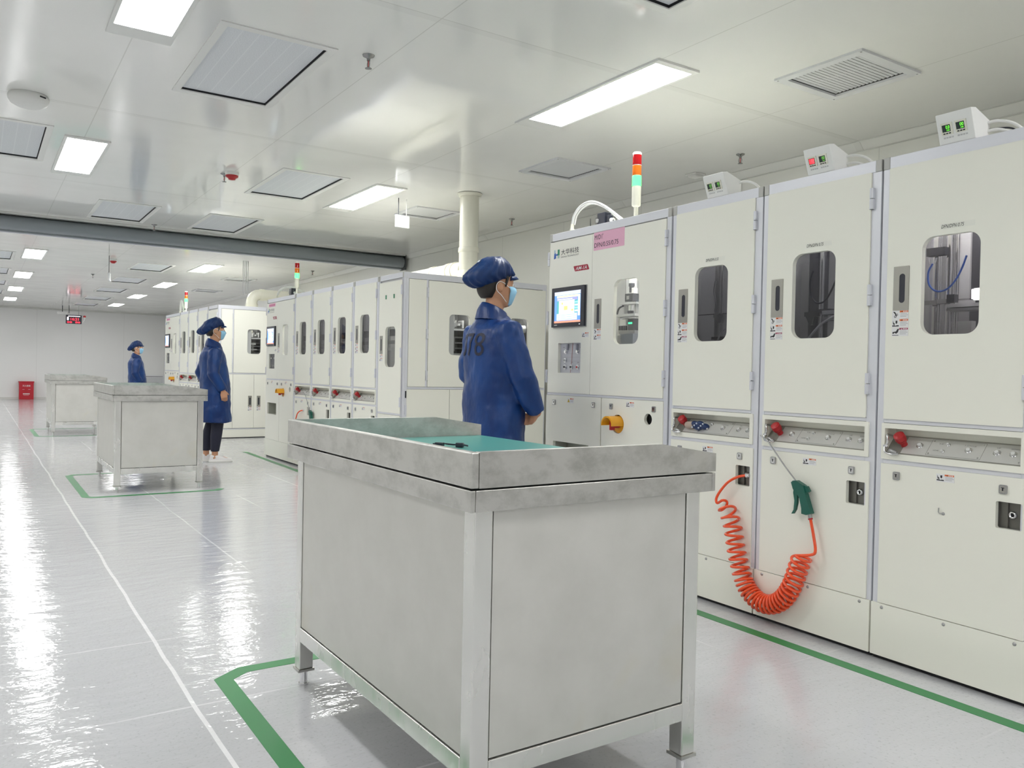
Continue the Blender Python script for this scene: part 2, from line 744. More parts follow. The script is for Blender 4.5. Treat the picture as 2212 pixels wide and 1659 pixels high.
# ------------------------------------------------------------------ filter units
HX = Matrix(((1, 0, 0, 0), (0, 0, 1, 0), (0, -1, 0, 0), (0, 0, 0, 1)))   # (x,y,z)->(x,z,-y): prism depth goes downwards
fm = mat('perforated_filter', (.50, .52, .55), .6)
t = NT(fm)
co = t.coords()
x, y, z = t.sep(co)
st = line_mask(t, y, .083, 0., .006)
ds = t.noise(t.mapping(co, (180, 180, 1)), 1., 1)
c = t.mix(t.ramp(ds, [(.35, 0.), (.65, 1.)]), (.66, .68, .71), (.76, .78, .81))
t.l(t.mix(t.math('MULTIPLY', st, .5), c, (.84, .86, .88)), t.b.inputs['Base Color'])
ff = thing('ceiling_filter_unit', 'x', 'air filter', (0, 0, ZC), group='square air filter panels in the ceiling')
b = B()
b.prism(rr(-.585, .585, -.29, .29), 0, .006, OFFW, holes=[rr(-FW, FW, -FH, FH)], M=HX)
b.build('frame', ff)
b = B()
D = .07
b.prism(rr(-FW, FW, -FH, FH), 0, -D, DARK, holes=[rr(-FW+.0015, FW-.0015, -FH+.0015, FH-.0015)], M=HX)
b.build('shadow_gap', ff)
b = B()
b.box(-FW+.006, FW-.006, -FH+.006, FH-.006, .010, .018, fm)
b.build('filter_panel', ff)
b = B()
b.box(-FW, FW, -FH, FH, D, D+.01, DARK)
b.build('housing', ff)
fl = ['grey air filter panel cut by the top edge of the photo, above the pink-labelled machine',
      'largest grey perforated air filter panel, upper left of the photo beside the sprinkler',
      'grey air filter panel at the left edge below the round smoke detector',
      'grey air filter panel between the red fire detector and the lamp by the exit sign',
      'grey air filter panel just in front of the shutter, left one of the pair',
      'grey air filter panel just in front of the shutter, right one of the pair',
      'nearest grey filter panel beyond the shutter beside the hanging sign',
      'second grey filter panel beyond the shutter in the centre row',
      'third grey filter panel beyond the shutter in the centre row',
      'fourth grey filter panel beyond the shutter in the centre row',
      'grey filter panel nearest the back wall in the centre row',
      'nearest filter panel beyond the shutter at the left edge of the photo',
      'second filter panel beyond the shutter at the left edge of the photo',
      'third filter panel beyond the shutter at the left edge of the photo',
      'farthest filter panel at the left edge of the photo beyond the shutter']
for i, (x, y) in enumerate(ffus):
    if i == 0:
        ff.location = (x, y, ZC)
        ff['label'] = fl[0]
    else:
        dup(ff, (x, y, ZC), label=fl[i])

# ------------------------------------------------------------------ return air grilles
gr = thing('air_grille', 'x', 'ceiling vent', (0, 0, ZC), group='louvred return air grilles in the ceiling')
b = B()
b.prism(rr(-.265, .265, -.265, .265), 0, .012, VENTW, holes=[rr(-.215, .215, -.215, .215)], M=HX)
for sx in (-1, 1):
    for sy in (-1, 1):
        b.cyl((sx*.25, sy*.25, -.014), (sx*.25, sy*.25, -.011), .005, METG, n=8)
b.build('frame', gr, bevel=.002)
b = B()
for k in range(18):
    x = -.205+.0242*k
    a = radians(-14)
    Mx = Matrix.Translation((x, 0, .006)) @ Matrix.Rotation(a, 4, 'Y')
    b.box(-.0075, .0075, -.215, .215, -.0008, .0008, VENTW, M=Mx)
b.box(-.215, .215, -.002, .002, .008, .02, VENTW)
b.build('louvre', gr)
b = B()
b.prism(rr(-GW, GW, -GW, GW), 0, -.12, mat('duct_inner', (.10, .10, .11), .6), holes=[rr(-GW+.002, GW-.002, -GW+.002, GW-.002)], M=HX)
b.box(-GW, GW, -GW, GW, .12, .125, mat('duct_inner'))
b.build('duct', gr)
gl = ['large white louvred return grille in the ceiling at upper right of the photo',
      'white louvred return grille in the ceiling left of the nearest signal tower',
      'white louvred return grille in the ceiling between the exit sign and the vertical duct',
      'nearer white louvred grille beyond the shutter, above the farthest machine',
      'farther white louvred grille beyond the shutter, above the farthest machine']
for i, (x, y) in enumerate(grilles):
    if i == 0:
        gr.location = (x, y, ZC)
        gr['label'] = gl[0]
    else:
        dup(gr, (x, y, ZC), label=gl[i])

# ------------------------------------------------------------------ sprinklers, detectors
sp = thing('sprinkler', 'x', 'sprinkler', (0, 0, ZC), group='chrome pendent sprinklers on the ceiling')
b = B()
b.lathe([(.032, 0), (.030, -.006), (.012, -.014), (.010, -.02)], SPRK, n=20)
b.build('escutcheon', sp)
b = B()
b.cyl((0, 0, -.018), (0, 0, -.03), .009, SPRK, n=12)
for sgn in (-1, 1):
    b.tube(spline([(sgn*.008, 0, -.028), (sgn*.014, 0, -.042), (sgn*.012, 0, -.056), (sgn*.003, 0, -.066)], 4), .0025, SPRK, 6)
b.lathe([(.004, -.064), (.018, -.068), (.018, -.070), (.002, -.072)], SPRK, n=16)
b.build('frame', sp)
b = B()
b.cyl((0, 0, -.03), (0, 0, -.062), .0028, RED, n=8)
b.build('bulb', sp)
spl = [((-3.97, 1.69), 'chrome sprinkler on the ceiling right of the largest filter panel'),
       ((-7.12, 1.74), 'chrome sprinkler right in front of the red-tipped fire detector'),
       ((-4.07, 4.67), 'sprinkler on the ceiling right of the nearest signal tower'),
       ((-7.24, 4.75), 'sprinkler on the ceiling right of the vertical duct'),
       ((-10.2, 1.71), 'sprinkler between the pair of filter panels and the shutter'),
       ((-13.22, 4.69), 'sprinkler beyond the shutter right of the middle signal tower'),
       ((-16.57, 1.75), 'sprinkler beyond the shutter left of the hanging unlit sign')]
for i, ((x, y), lb) in enumerate(spl):
    if i == 0:
        sp.location = (x, y, ZC)
        sp['label'] = lb
    else:
        dup(sp, (x, y, ZC), label=lb)

sd = thing('smoke_detector', 'large round white dome detector on the ceiling near the left edge', 'smoke detector', (-5.81, .25, ZC))
b = B()
b.lathe([(.105, 0), (.112, -.012), (.112, -.03), (.100, -.052), (.07, -.068), (.01, -.074)], OFFW, n=36)
b.build('housing', sd)
b = B()
b.box(-.004, .004, -.02, .02, -.004, .004, DARK, M=Matrix.Translation((.085, .07, -.022)) @ Matrix.Rotation(.69, 4, 'Z'))
b.build('slot', sd)
fd = thing('fire_detector', 'white fire detector with a red tip on the ceiling between filter panels', 'fire detector', (-7.03, 1.78, ZC), group='red-tipped detectors')
b = B()
b.lathe([(.055, 0), (.055, -.022), (.05, -.028)], OFFW, n=24)
b.build('base', fd)
b = B()
b.lathe([(.052, -.028), (.05, -.04), (.03, -.052), (.028, -.062), (.004, -.066)], RED, n=24)
b.build('red_cap', fd)
dup(fd, (-14.0, 1.76, ZC), label='small red-tipped white detector on the ceiling beyond the shutter beside the hanging sign')
sm = thing('ceiling_sensor', 'small white square sensor on the ceiling above the nearest controller boxes', 'sensor', (-4.69, 4.85, ZC))
b = B()
b.box(-.06, .06, -.06, .06, -.012, 0, OFFW)
b.box(-.045, .045, -.045, .045, -.026, -.012, OFFW)
b.build('housing', sm, bevel=.003)

# ------------------------------------------------------------------ shutter housing
sh = thing('roller_shutter', 'long grey roller shutter tube under the ceiling across the room', 'shutter', (-10.5, 0, 0))
b = B()
n = 24
yy0, yy1 = YL+.05, 5.04
b.cyl((0, yy0, 2.615), (0, yy1, 2.615), .078, GREYP, n=32)
b.build('roll_tube', sh)
b = B()
b.box(-.06, .10, yy0, yy1, ZC-.022, ZC-.001, mat('slot_light_grey', (.72, .72, .70), .3))
b.box(-.075, -.06, yy0, yy1, 2.60, ZC-.001, GREYP)
b.build('mounting_rail', sh)
b = B()
b.box(-.065, -.02, yy0, yy1, 2.52, 2.545, GREYP)
b.box(-.06, -.025, yy0, yy1, 2.508, 2.521, ALU)
b.build('bottom_bar', sh, bevel=.003)
b = B()
b.box(-.09, .09, yy1, yy1+.02, 2.50, ZC-.001, mat('dark_steel_bracket', (.05, .055, .06), .4))
b.build('end_bracket', sh, bevel=.01)

# ------------------------------------------------------------------ floor tape
def tape_poly(name, pts, label, wid=.058, group=None):
    b = B()
    n = len(pts)
    P = [Vector((p[0], p[1], 0)) for p in pts]
    L, R = [], []
    for i, p in enumerate(P):
        d0 = (P[i]-P[i-1]).normalized() if i else (P[1]-P[0]).normalized()
        d1 = (P[i+1]-P[i]).normalized() if i < n-1 else d0
        t = (d0+d1).normalized()
        nn = Vector((-t.y, t.x, 0))
        k = wid/2/max(.5, nn.dot(Vector((-d0.y, d0.x, 0))))
        L.append(p+nn*k)
        R.append(p-nn*k)
    vs = [(v.x, v.y, .0012) for v in L]+[(v.x, v.y, .0012) for v in R]+[(v.x, v.y, .0) for v in L]+[(v.x, v.y, .0) for v in R]
    fs = []
    for i in range(n-1):
        fs += [(i, n+i, n+i+1, i+1), (i, i+1, 2*n+i+1, 2*n+i), (n+i, 3*n+i, 3*n+i+1, n+i+1)]
    b.add(vs, fs, TAPE)
    return tag(b.build(name), label, 'floor tape', group)


def cart_tape(xa, lab, ya=.72, pref=0):
    tape_poly('floor_tape', [(xa-1.28, 1.85), (xa-1.41, 1.79), (xa-1.41, .80), (xa-1.35, ya), (xa+.10, ya), (xa+.155, ya+.05),
                             (xa+.155, 1.76), (xa+.08, 1.81)], lab, group='green tape outlines around the steel tables')


cart_tape(-1.501, 'green tape outline on the floor around the nearest steel table')
cart_tape(-7.45, 'green tape outline on the floor around the middle steel table', ya=.745)
cart_tape(-13.84, 'green tape outline on the floor around the farthest steel table', ya=.745)
tape_poly('floor_tape', [(-4.3, 2.79), (1.0, 2.70)], 'long green tape line on the floor in front of the nearest machine')
tape_poly('floor_tape', [(-10.45, 2.86), (-6.2, 2.78)], 'green tape line on the floor in front of the middle machine')

# ================================================================== STEEL TABLES
CL, CW = 1.226, .765          # length along the aisle, depth towards the machine
ZT, ZS, ZB, ZM = .905, .824, .773, .832


def make_cart(label):
    """origin at the near aisle-side corner; runs to -x and +y"""
    t = thing('steel_table', label, 'work table', group='stainless steel work tables')
    L, W = CL, CW
    # apron: folded band below the seam
    b = B()
    for (x0, x1, y0, y1) in ((-L, 0, 0, .012), (-L, 0, W-.012, W), (-L, -L+.012, .0125, W-.0125), (-.012, 0, .0125, W-.0125)):
        b.box(x0, x1, y0, y1, ZB, ZS-.0025, STEEL)
    b.build('apron', t, bevel=.002)
    # rim: raised border on three sides, chamfered towards the machine side
    b = B()
    b.box(-L, 0, 0, .020, ZS+.0015, ZT, STEEL)
    prof = [(.020, ZS+.0015), (W, ZS+.0015), (W, ZT-.031), (W*.737, ZT), (.020, ZT)]
    My = Matrix(((0, 1, 0, 0), (1, 0, 0, 0), (0, 0, 1, 0), (0, 0, 0, 1)))
    b.prism(prof, 0, -.020, STEEL, M=My)
    b.prism(prof, -L+.020, -L, STEEL, M=My)
    b.build('rim', t, bevel=.003)
    b = B()
    b.box(-L+.012, -.012, .012, W-.012, ZS-.010, ZS-.003, STEEL)
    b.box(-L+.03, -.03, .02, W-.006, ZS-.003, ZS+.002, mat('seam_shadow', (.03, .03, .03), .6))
    b.build('tabletop', t)
    b = B()
    b.box(-L+.022, -.022, .022, W-.004, ZS+.002, ZM, MAT_G)
    m = b.build('rubber_mat', t)
    m['label'] = 'green rubber mat on the table top'
    # corner posts with levelling feet
    i0 = .028
    pw = .048
    for (px, py) in ((-i0, i0), (-L+i0, i0), (-i0, W-i0), (-L+i0, W-i0)):
        b = B()
        sx = -1 if px > -L/2 else 1
        sy = 1 if py < W/2 else -1
        x2, y2 = px+sx*pw, py+sy*pw
        xa, xb = min(px, x2), max(px, x2)
        ya, yb = min(py, y2), max(py, y2)
        b.box(xa, xb, ya, yb, .060, ZB+.01, POST)
        leg = b.build('leg', t, bevel=.003)
        b = B()
        cx, cy = (xa+xb)/2, (ya+yb)/2
        b.box(xa-.004, xb+.004, ya-.004, yb+.004, .052, .060, STEEL)
        b.cyl((cx, cy, .008), (cx, cy, .052), .013, CHROME, n=16)
        b.cyl((cx, cy, 0), (cx, cy, .008), .017, CHROME, n=16)
        b.build('levelling_foot', leg)
    # side panels
    for nm, (x0, x1, y0, y1) in (('side_panel', (-L+i0+pw, -i0-pw, i0+.004, i0+.012)), ('side_panel', (-L+i0+pw, -i0-pw, W-i0-.012, W-i0-.004)),
                                 ('end_panel', (-i0-.012, -i0-.004, i0+pw, W-i0-pw)), ('end_panel', (-L+i0+.004, -L+i0+.012, i0+pw, W-i0-pw))):
        b = B()
        g = .0035
        if nm == 'side_panel':
            b.box(x0+g, x1-g, y0, y1, .207, ZB+.01, SHEET)
        else:
            b.box(x0, x1, y0+g, y1-g, .207, ZB+.01, SHEET)
        b.build(nm, t)
    b = B()
    for (x0, x1, y0, y1) in ((-L+i0+pw, -i0-pw, i0, i0+.03), (-L+i0+pw, -i0-pw, W-i0-.03, W-i0),
                             (-i0-.03, -i0, i0+pw, W-i0-pw), (-L+i0, -L+i0+.03, i0+pw, W-i0-pw)):
        b.box(x0, x1, y0, y1, .156, .203, POST)
    b.build('bottom_rail', t, bevel=.002)
    b = B()
    b.box(-L+i0+.012, -i0-.012, i0+.012, W-i0-.012, .160, .168, STEEL)
    b.box(-L+i0+.014, -i0-.014, i0+.014, W-i0-.014, .170, .206, DARK)
    b.build('bottom_plate', t)
    return t


cart1 = make_cart('nearest stainless steel table with a green mat, in the centre foreground')
cart1.location = (-1.501, .894, 0)
cart1.rotation_euler = (0, 0, .004)
cart2 = dup(cart1, (-7.437, .940, 0), .004, 'middle stainless steel table, beside the person in a long blue coat and white shoes')
cart3 = dup(cart1, (-13.76, .905, 0), -.004, 'farthest stainless steel table, partly behind the middle one near the red box')

# black clip lying on the near rim
b = B()
cx, cy, cz = -1.66, .925, ZM
clipp = thing('black_clip', 'small black clip with cord lying on the nearest steel table', 'clip', (-1.78, .935, ZM))
b = B()
b.box(-.040, -.010, -.006, .008, 0, .008, NAVYBLK)
b.box(.032, .058, -.007, .007, 0, .009, NAVYBLK)
b.build('clip_body', clipp, bevel=.002)
b = B()
b.tube(spline([(-.05, .004, .004), (-.02, .018, .005), (0, -.004, .006), (.02, .012, .004), (.05, -.006, .006), (.07, .008, .003)], 6), .0018, NAVYBLK, 6)
b.build('cord', clipp)
clipp.location = (-2.32, 1.285, ZM+.001)
clipp.rotation_euler = (0, 0, .75)
clipp.scale = (1.0, 1.2, 1.6)

# ================================================================== MACHINE CABINETS
HT = 1.937
DEP = 1.48


def sticker(b, x, z, w, h, kind, y=-.0072, M=None):
    """small bilingual warning label: pictogram left, coloured header and text lines right"""
    b.box(x, x+w, y, y+.0006, z, z+h, STICK, M=M)
    yy = y-.0004
    e = .0004
    hdr = {'o': ORI, 'm': MRI, 'r': ORI, 'y': ORI}[kind[0]]
    b.box(x+w*.47, x+w*.98, yy, yy+e, z+h*.76, z+h*.97, hdr, M=M)
    b.prism([(x+w*.56, z+h*.79), (x+w*.64, z+h*.79), (x+w*.60, z+h*.93)], yy-e, yy, BLKI if kind[0] != 'm' else STICK, M=M)
    for k in range(3):
        x0 = x+w*(.69+.09*k)
        b.box(x0, x0+w*.055, yy-e, yy, z+h*.81, z+h*.92, STICK, M=M)
    for k, wd in enumerate((.40, .46, .36)):
        zz = z+h*(.58-.17*k)
        b.box(x+w*.51, x+w*(.51+wd), yy, yy+e, zz, zz+h*.045, GRYI, M=M)
    P = lambda pts: [(x+w*.42*px+w*.03, z+h*(.08+.84*pz)) for px, pz in pts]
    if kind[1] == 'h':      # hand crushed
        b.prism(P([(.05, .95), (.35, .92), (.55, .55), (.62, .30), (.50, .35), (.38, .55), (.22, .78)]), yy, yy+e, BLKI, M=M)
        b.prism(circ(x+w*.20, z+h*.28, h*.15, 12), yy, yy+e, BLKI, holes=[circ(x+w*.20, z+h*.28, h*.09, 12)], M=M)
        b.prism(circ(x+w*.30, z+h*.50, h*.13, 12), yy, yy+e, BLKI, holes=[circ(x+w*.30, z+h*.50, h*.08, 12)], M=M)
    elif kind[1] == 'c':    # press on hand
        b.prism(P([(.0, .05), (.95, .05), (.95, .22), (.6, .22), (.5, .14), (.36, .24), (.0, .22)]), yy, yy+e, BLKI, M=M)
        b.prism(P([(.08, .90), (.12, .35), (.30, .30), (.40, .42), (.22, .55)]), yy, yy+e, BLKI, M=M)
        b.prism(P([(.48, .88), (.72, .88), (.72, .55), (.60, .40), (.48, .55)]), yy, yy+e, BLKI, M=M)
    elif kind[1] == 's':    # hot surface hand
        b.prism(P([(.05, .50), (.55, .58), (.80, .95), (1.0, .95), (.85, .45), (.60, .25), (.35, .40), (.10, .18)]), yy, yy+e, BLKI, M=M)
        b.box(x+w*.04, x+w*.42, yy, yy+e, z+h*.08, z+h*.14, BLKI, M=M)
    else:                   # yellow triangle
        b.prism(P([(.05, .08), (.95, .08), (.5, .95)]), yy, yy+e, YLI, M=M)
        b.prism(P([(.45, .22), (.6, .22), (.52, .72)]), yy-e, yy, BLKI, M=M)


def handle(par, x0, x1, z0, z1):
    b = B()
    cx = (x0+x1)/2+.004
    ch = (z1-z0)
    slot = rr(cx-.0115, cx+.0115, z0+ch*.17, z1-ch*.17, .0114, 8)
    b.prism(rr(x0, x1, z0, z1, .002, 2), -.0085, -.0055, NICK, holes=[slot])
    b.prism(slot, -.0072, .004, NAVYBLK)
    return b.build('handle', par)


def hinge(par, x, z0, z1, M=None):
    b = B()
    zm = (z0+z1)/2
    for a, c in ((z0, zm-.001), (zm+.001, z1)):
        b.box(x-.007, x+.007, -.013, .0, a, c, ALU, M=M)
        b.prism(circ(x, 0, .0075, 12), a, c, ALU, M=(M or Matrix()) @ Matrix(((1, 0, 0, 0), (0, 0, 1, -.0085), (0, 1, 0, 0), (0, 0, 0, 1))))
    return b.build('hinge', par)


def latch(par, x0, z0, M=None):
    """quarter-turn T latch"""
    b = B()
    w_, h_ = .026, .031
    b.prism(rr(x0, x0+w_, z0, z0+h_, .005), -.012, -.0058, METG)
    b.prism(rr(x0+.004, x0+w_-.004, z0+.005, z0+h_-.005, .002), -.0128, -.0118, CHROME)
    cx = x0+w_/2
    b.box(cx-.005, cx+.005, -.0136, -.0127, z0+h_*.64, z0+h_*.72, DARK)
    b.box(cx-.002, cx+.002, -.0136, -.0127, z0+h_*.34, z0+h_*.66, DARK)
    return b.build('latch', par, bevel=.001)


def screw(b, x, z, y=-.0062):
    b.lathe([(.0065, 0), (.005, .003), (.001, .0036)], METG, (x, y, z), 12, 'y')


def button(b, x, z, y, r=.011, nrm=None, colr=None):
    """chrome-ringed push button on the sloped plate; axis along nrm"""
    n = nrm or Vector((0, -1, 0))
    p = Vector((x, y, z))
    b.cyl(p, p+n*.004, r*1.1, CHROME, n=16)
    b.cyl(p+n*.004, p+n*.010, r*.85, CHROME, r1=r*.75, n=16)
    b.cyl(p+n*.0101, p+n*.0112, r*.6, colr or mat('button_face', (.75, .75, .74), .25), n=16)


def carcass(t, W, left_side=False, right_side=False, no_right=False, dep=DEP, z0=.012, ht=HT, inner=INNER):
    """body shell with an open front behind the doors"""
    b = B()
    g = .0035
    zl, zh = z0+.02, ht
    b.box(g, g+.004, .04, dep, zl, zh-.02, CREAM if left_side else DARK)
    if not no_right:
        b.box(W-g-.004, W-g, .04, dep, zl, zh-.02, CREAM if right_side else DARK)
    b.box(g+.004, W-g-.004, .04, dep, zh-.006, zh-.001, CREAM)
    b.box(g+.004, W-g-.004, .04, dep, zl, zl+.01, INNER)
    b.box(g+.004, W-g-.004, dep-.004, dep, zl+.01, zh-.006, CREAM)
    o = b.build('body', t)
    b = B()
    b.box(.03, W-.03, .50, .505, .95, ht-.05, inner)
    b.box(.022, .026, .045, .50, .95, ht-.05, inner)
    b.box(W-.026, W-.022, .045, .50, .95, ht-.05, inner)
    b.box(.03, W-.03, .045, .50, .945, .95, inner)
    b.box(.012, W-.012, .0175, .030, 1.853, ht-.046, inner)  # added lip, keeps the strip glow from leaking out above the doors
    b.build('inner_chamber', t)
    b = B()
    b.box(.006, W-.006, .012, dep-.02, 0.0, z0+.02, DARK)
    b.build('plinth', t)
    return o


def frame(t, W, lw=.03, rw=.045, ht=HT, rails=(), z0=.012, dep=DEP, sides=(False, False)):
    b = B()
    g = .0035
    b.box(g, lw, 0, .04, z0+.01, ht-.045, ALU)
    b.box(W-rw, W-g, 0, .04, z0+.01, ht-.045, ALU)
    b.box(g+.026, W-g-.026, -.001, .04, ht-.045, ht, ALU)
    b.box(g, W-g, .04, .08, ht-.045, ht, ALU)
    for z, z1 in rails:
        b.box(lw, W-rw, .0, .04, z, z1, ALU)
    for i, sd in enumerate(sides):
        if not sd:
            continue
        x0, x1 = (g, g+.03) if i == 0 else (W-g-.03, W-g)
        b.box(x0, x1, .08, dep, ht-.045, ht, ALU)
    o = b.build('frame', t, bevel=.0015)
    for x0 in (g, W-g-.026):
        b = B()
        b.box(x0, x0+.026, -.002, .039, ht-.045, ht+.001, BRACK)
        b.build('corner_bracket', t, bevel=.002)
    return o


def interior(t, kind, W):
    """machinery seen through the window"""
    b = B()
    sl = {'press': .56, 'press2': .75, 'dim': .96, 'robot': 1.16, 'tall': 2.2}[kind]

    def A(xa, d):
        return xa - sl*d
    DK = mat('machinery_dark', (.10, .10, .115), .4, .5)

    def bx_(xa0, xa1, d, dd, z0, z1, m):
        b.box(A(xa0, d), A(xa1, d), d, d+dd, z0, z1, m)
    if kind == 'press':
        for xa, d, r_ in ((.218, .18, .020), (.270, .15, .013), (.300, .20, .008)):
            b.cyl((A(xa, d), d, .96), (A(xa, d), d, 1.85), r_, CHROME, n=24)
        bx_(.305, .350, .24, .01, 1.40, 1.66, INNERL)
        bx_(.352, .42, .25, .01, 1.0, 1.70, DK)
        bx_(.176, .222, .12, .02, 1.372, 1.388, METG)
        bx_(.224, .262, .12, .02, 1.374, 1.390, METG)
        bx_(.262, .290, .11, .03, 1.375, 1.405, DK)
        bx_(.262, .46, .10, .06, 1.342, 1.352, METG)
        bx_(.262, .46, .10, .06, 1.355, 1.368, INNERL)
        bx_(.295, .36, .16, .02, 1.37, 1.385, INNERL)
        b.cyl((A(.272, .10), .10, .96), (A(.272, .10), .10, 1.342), .006, CHROME, n=12)
        bx_(.29, .36, .2, .03, 1.22, 1.31, INNERL)
        bx_(.18, .25, .10, .03, 1.555, 1.585, DK)
        for k in range(5):
            b.cyl((A(.190+.008*k, .09), .09, 1.545), (A(.196+.005*k, .09), .09, 1.522), .0022, INNERL, n=6)
        b.tube(spline([(A(x_, .08), .08, z_) for x_, z_ in ((.206, 1.522), (.190, 1.49), (.194, 1.445), (.222, 1.418), (.262, 1.422), (.295, 1.455), (.318, 1.50), (.332, 1.54))], 8), .0035, BLUI, 8)
    elif kind == 'press2':
        for xa, d, r_ in ((.275, .17, .022), (.315, .13, .009), (.330, .20, .016)):
            b.cyl((A(xa, d), d, .96), (A(xa, d), d, 1.85), r_, CHROME if r_ < .01 else DK, n=24)
        bx_(.205, .255, .19, .01, 1.0, 1.60, METG)
        bx_(.228, .300, .11, .03, 1.352, 1.372, DK)
        b.prism([(A(.235, .11), 1.352), (A(.28, .11), 1.352), (A(.27, .11), 1.315), (A(.255, .11), 1.315)], .11, .13, DK)
        bx_(.300, .36, .10, .03, 1.365, 1.380, DK)
        bx_(.318, .42, .09, .05, 1.355, 1.372, INNERL)
        bx_(.318, .42, .09, .05, 1.330, 1.345, METG)
        b.tube(spline([(A(x_, .07), .07, z_) for x_, z_ in ((.268, 1.545), (.255, 1.50), (.262, 1.44), (.29, 1.405), (.33, 1.41), (.36, 1.45), (.385, 1.50))], 8), .004, NAVYBLK, 8)
        b.tube(spline([(A(x_, .06), .06, z_) for x_, z_ in ((.24, 1.235), (.275, 1.275), (.32, 1.315), (.385, 1.345))], 8), .005, INNERL, 8)
    elif kind == 'dim':
        b.cyl((A(.315, .12), .12, .96), (A(.315, .12), .12, 1.85), .012, METG, n=20)
        b.cyl((A(.345, .12), .12, .96), (A(.345, .12), .12, 1.85), .006, CHROME, n=16)
        bx_(.19, .40, .13, .004, 1.390, 1.394, DK)
        bx_(.290, .355, .10, .02, 1.372, 1.386, METG)
        b.prism([(A(.295, .1), 1.372), (A(.35, .1), 1.372), (A(.34, .1), 1.345), (A(.315, .1), 1.345)], .10, .12, METG)
        bx_(.28, .36, .09, .02, 1.262, 1.276, DK)
        b.tube(spline([(A(x_, .08), .08, z_) for x_, z_ in ((.32, 1.25), (.335, 1.28), (.36, 1.305), (.40, 1.32))], 6), .004, INNERL, 8)
        b.tube(spline([(A(x_, .08), .08, z_) for x_, z_ in ((.30, 1.55), (.292, 1.50), (.305, 1.44), (.30, 1.40))], 6), .004, METG, 8)
    elif kind == 'robot':
        d = .16
        X = lambda f: A(.634+.209*f, d)
        b.box(X(.02), X(.30), d+.10, d+.11, 1.20, 1.7, INNERL)
        b.box(X(.30), X(.34), d+.02, d+.04, 1.44, 1.7, METG)
        b.cyl((X(.68), d, 1.585), (X(.68), d, 1.602), .017, DK, n=20)
        b.cyl((X(.68), d, 1.55), (X(.68), d, 1.585), .013, DK, n=20)
        b.box(X(.74), X(.82), d-.01, d+.02, 1.535, 1.575, WHITE)
        b.box(X(.52), X(.84), d-.02, d+.03, 1.500, 1.543, DK)
        b.box(X(.60), X(.70), d-.022, d-.02, 1.510, 1.530, METG)
        b.box(X(.34), X(1.05), d-.03, d+.04, 1.482, 1.492, INNERL)
        for f in (.42, .90):
            b.box(X(f-.03), X(f+.03), d-.01, d+.01, 1.430, 1.482, INNERL)
        b.cyl((X(.66), d, 1.445), (X(.66), d, 1.482), .010, CHROME, n=16)
        b.cyl((X(.66), d, 1.430), (X(.66), d, 1.446), .018, DK, n=16)
        b.box(X(.18), X(1.05), d-.04, d+.05, 1.412, 1.426, INNERL)
        b.box(X(.0), X(.30), d+.05, d+.07, 1.20, 1.412, METG)
        b.box(X(.20), X(.28), d-.01, d+.01, 1.24, 1.412, CHROME)
        b.tube(spline([(X(.45), d-.02, 1.475), (X(.28), d-.02, 1.462), (X(.20), d-.02, 1.430)], 8), .0055, DK, 8)
        b.box(X(.38), X(.64), d-.03, d-.01, 1.365, 1.395, WHITE)
        for k in range(4):
            b.box(X(.34+.09*k), X(.38+.09*k), d-.03, d-.02, 1.335, 1.360, DK)
        b.box(X(.72), X(.94), d-.03, d+.02, 1.335, 1.400, DK)
        b.box(X(.75), X(.90), d-.032, d-.030, 1.368, 1.378, em('indicator_green', (.05, 1, .35), 2.))
        b.box(X(.30), X(.95), d-.02, d+.02, 1.315, 1.333, METG)
        b.box(X(.30), X(.62), d-.03, d+.03, 1.26, 1.305, METG)
        b.box(X(.55), X(1.05), d-.05, d+.0, 1.255, 1.312, mat('grey_case', (.30, .31, .34), .35))
        b.box(X(.0), X(1.05), d-.05, d+.05, 1.236, 1.254, DK)
    elif kind == 'tall':
        b.box(A(.20, .06), A(.225, .06), .06, .08, 1.0, 1.8, CHROME)
        b.box(A(.19, .05), A(.36, .05), .05, .07, 1.33, 1.36, METG)
        b.box(A(.24, .05), A(.32, .05), .05, .07, 1.40, 1.46, DK)
        b.box(A(.22, .05), A(.30, .05), .05, .07, 1.27, 1.30, INNERL)
    o_ = b.build('machinery', t)
    es = {'press': 60, 'press2': 26, 'dim': 24, 'robot': 60, 'tall': 16}[kind]
    b = B()
    x0, x1 = (.50, .95) if kind == 'robot' else (.08, W-.08)
    b.box(x0, x1, .06, .10, HT-.075, HT-.06, em('strip_lamp_%s' % kind, (1, .99, .96), es))  # glowing strip added to brighten the cabinet inside
    b.build('strip_lamp', o_)
    return o_


def window_door(t, x0, x1, z0, z1, wx0, wx1, wz0, wz1, glass, hand=None, labels=(), hz=(), hx=None, note=None, rad=.045, name='upper_door', notch=True):
    b = B()
    win = rr(wx0, wx1, wz0, wz1, rad, 8)
    b.prism(rr(x0, x1, z0, z1, .003, 2), -.006, .016, CREAM, holes=[win])
    if hand:
        pass
    d = b.build(name, t)
    b = B()
    b.prism(rr(wx0-.006, wx1+.006, wz0-.006, wz1+.006, rad+.004, 8), .0165, .0195, glass)
    b.build('window_pane', d)
    if hand:
        handle(d, *hand)
    for (lx, lz, kind, w_, h_) in labels:
        b = B()
        sticker(b, lx, lz, w_, h_, kind)
        b.build('warning_label', d)
    for z in hz:
        hinge(d, hx, z, z+.083)
    if note:
        nx, nz, s_, nw = note
        b = B()
        b.box(nx-.004, nx+nw+.02, -.0063, -.006, nz-.008, nz+.012, mat('clear_tape', (.84, .84, .76), .3))
        b.text(s_, nx, -.0070, nz-.005, .013, BLKI, width=nw*.82, shear=.25)
        b.build('handwritten_note', d)
    return d


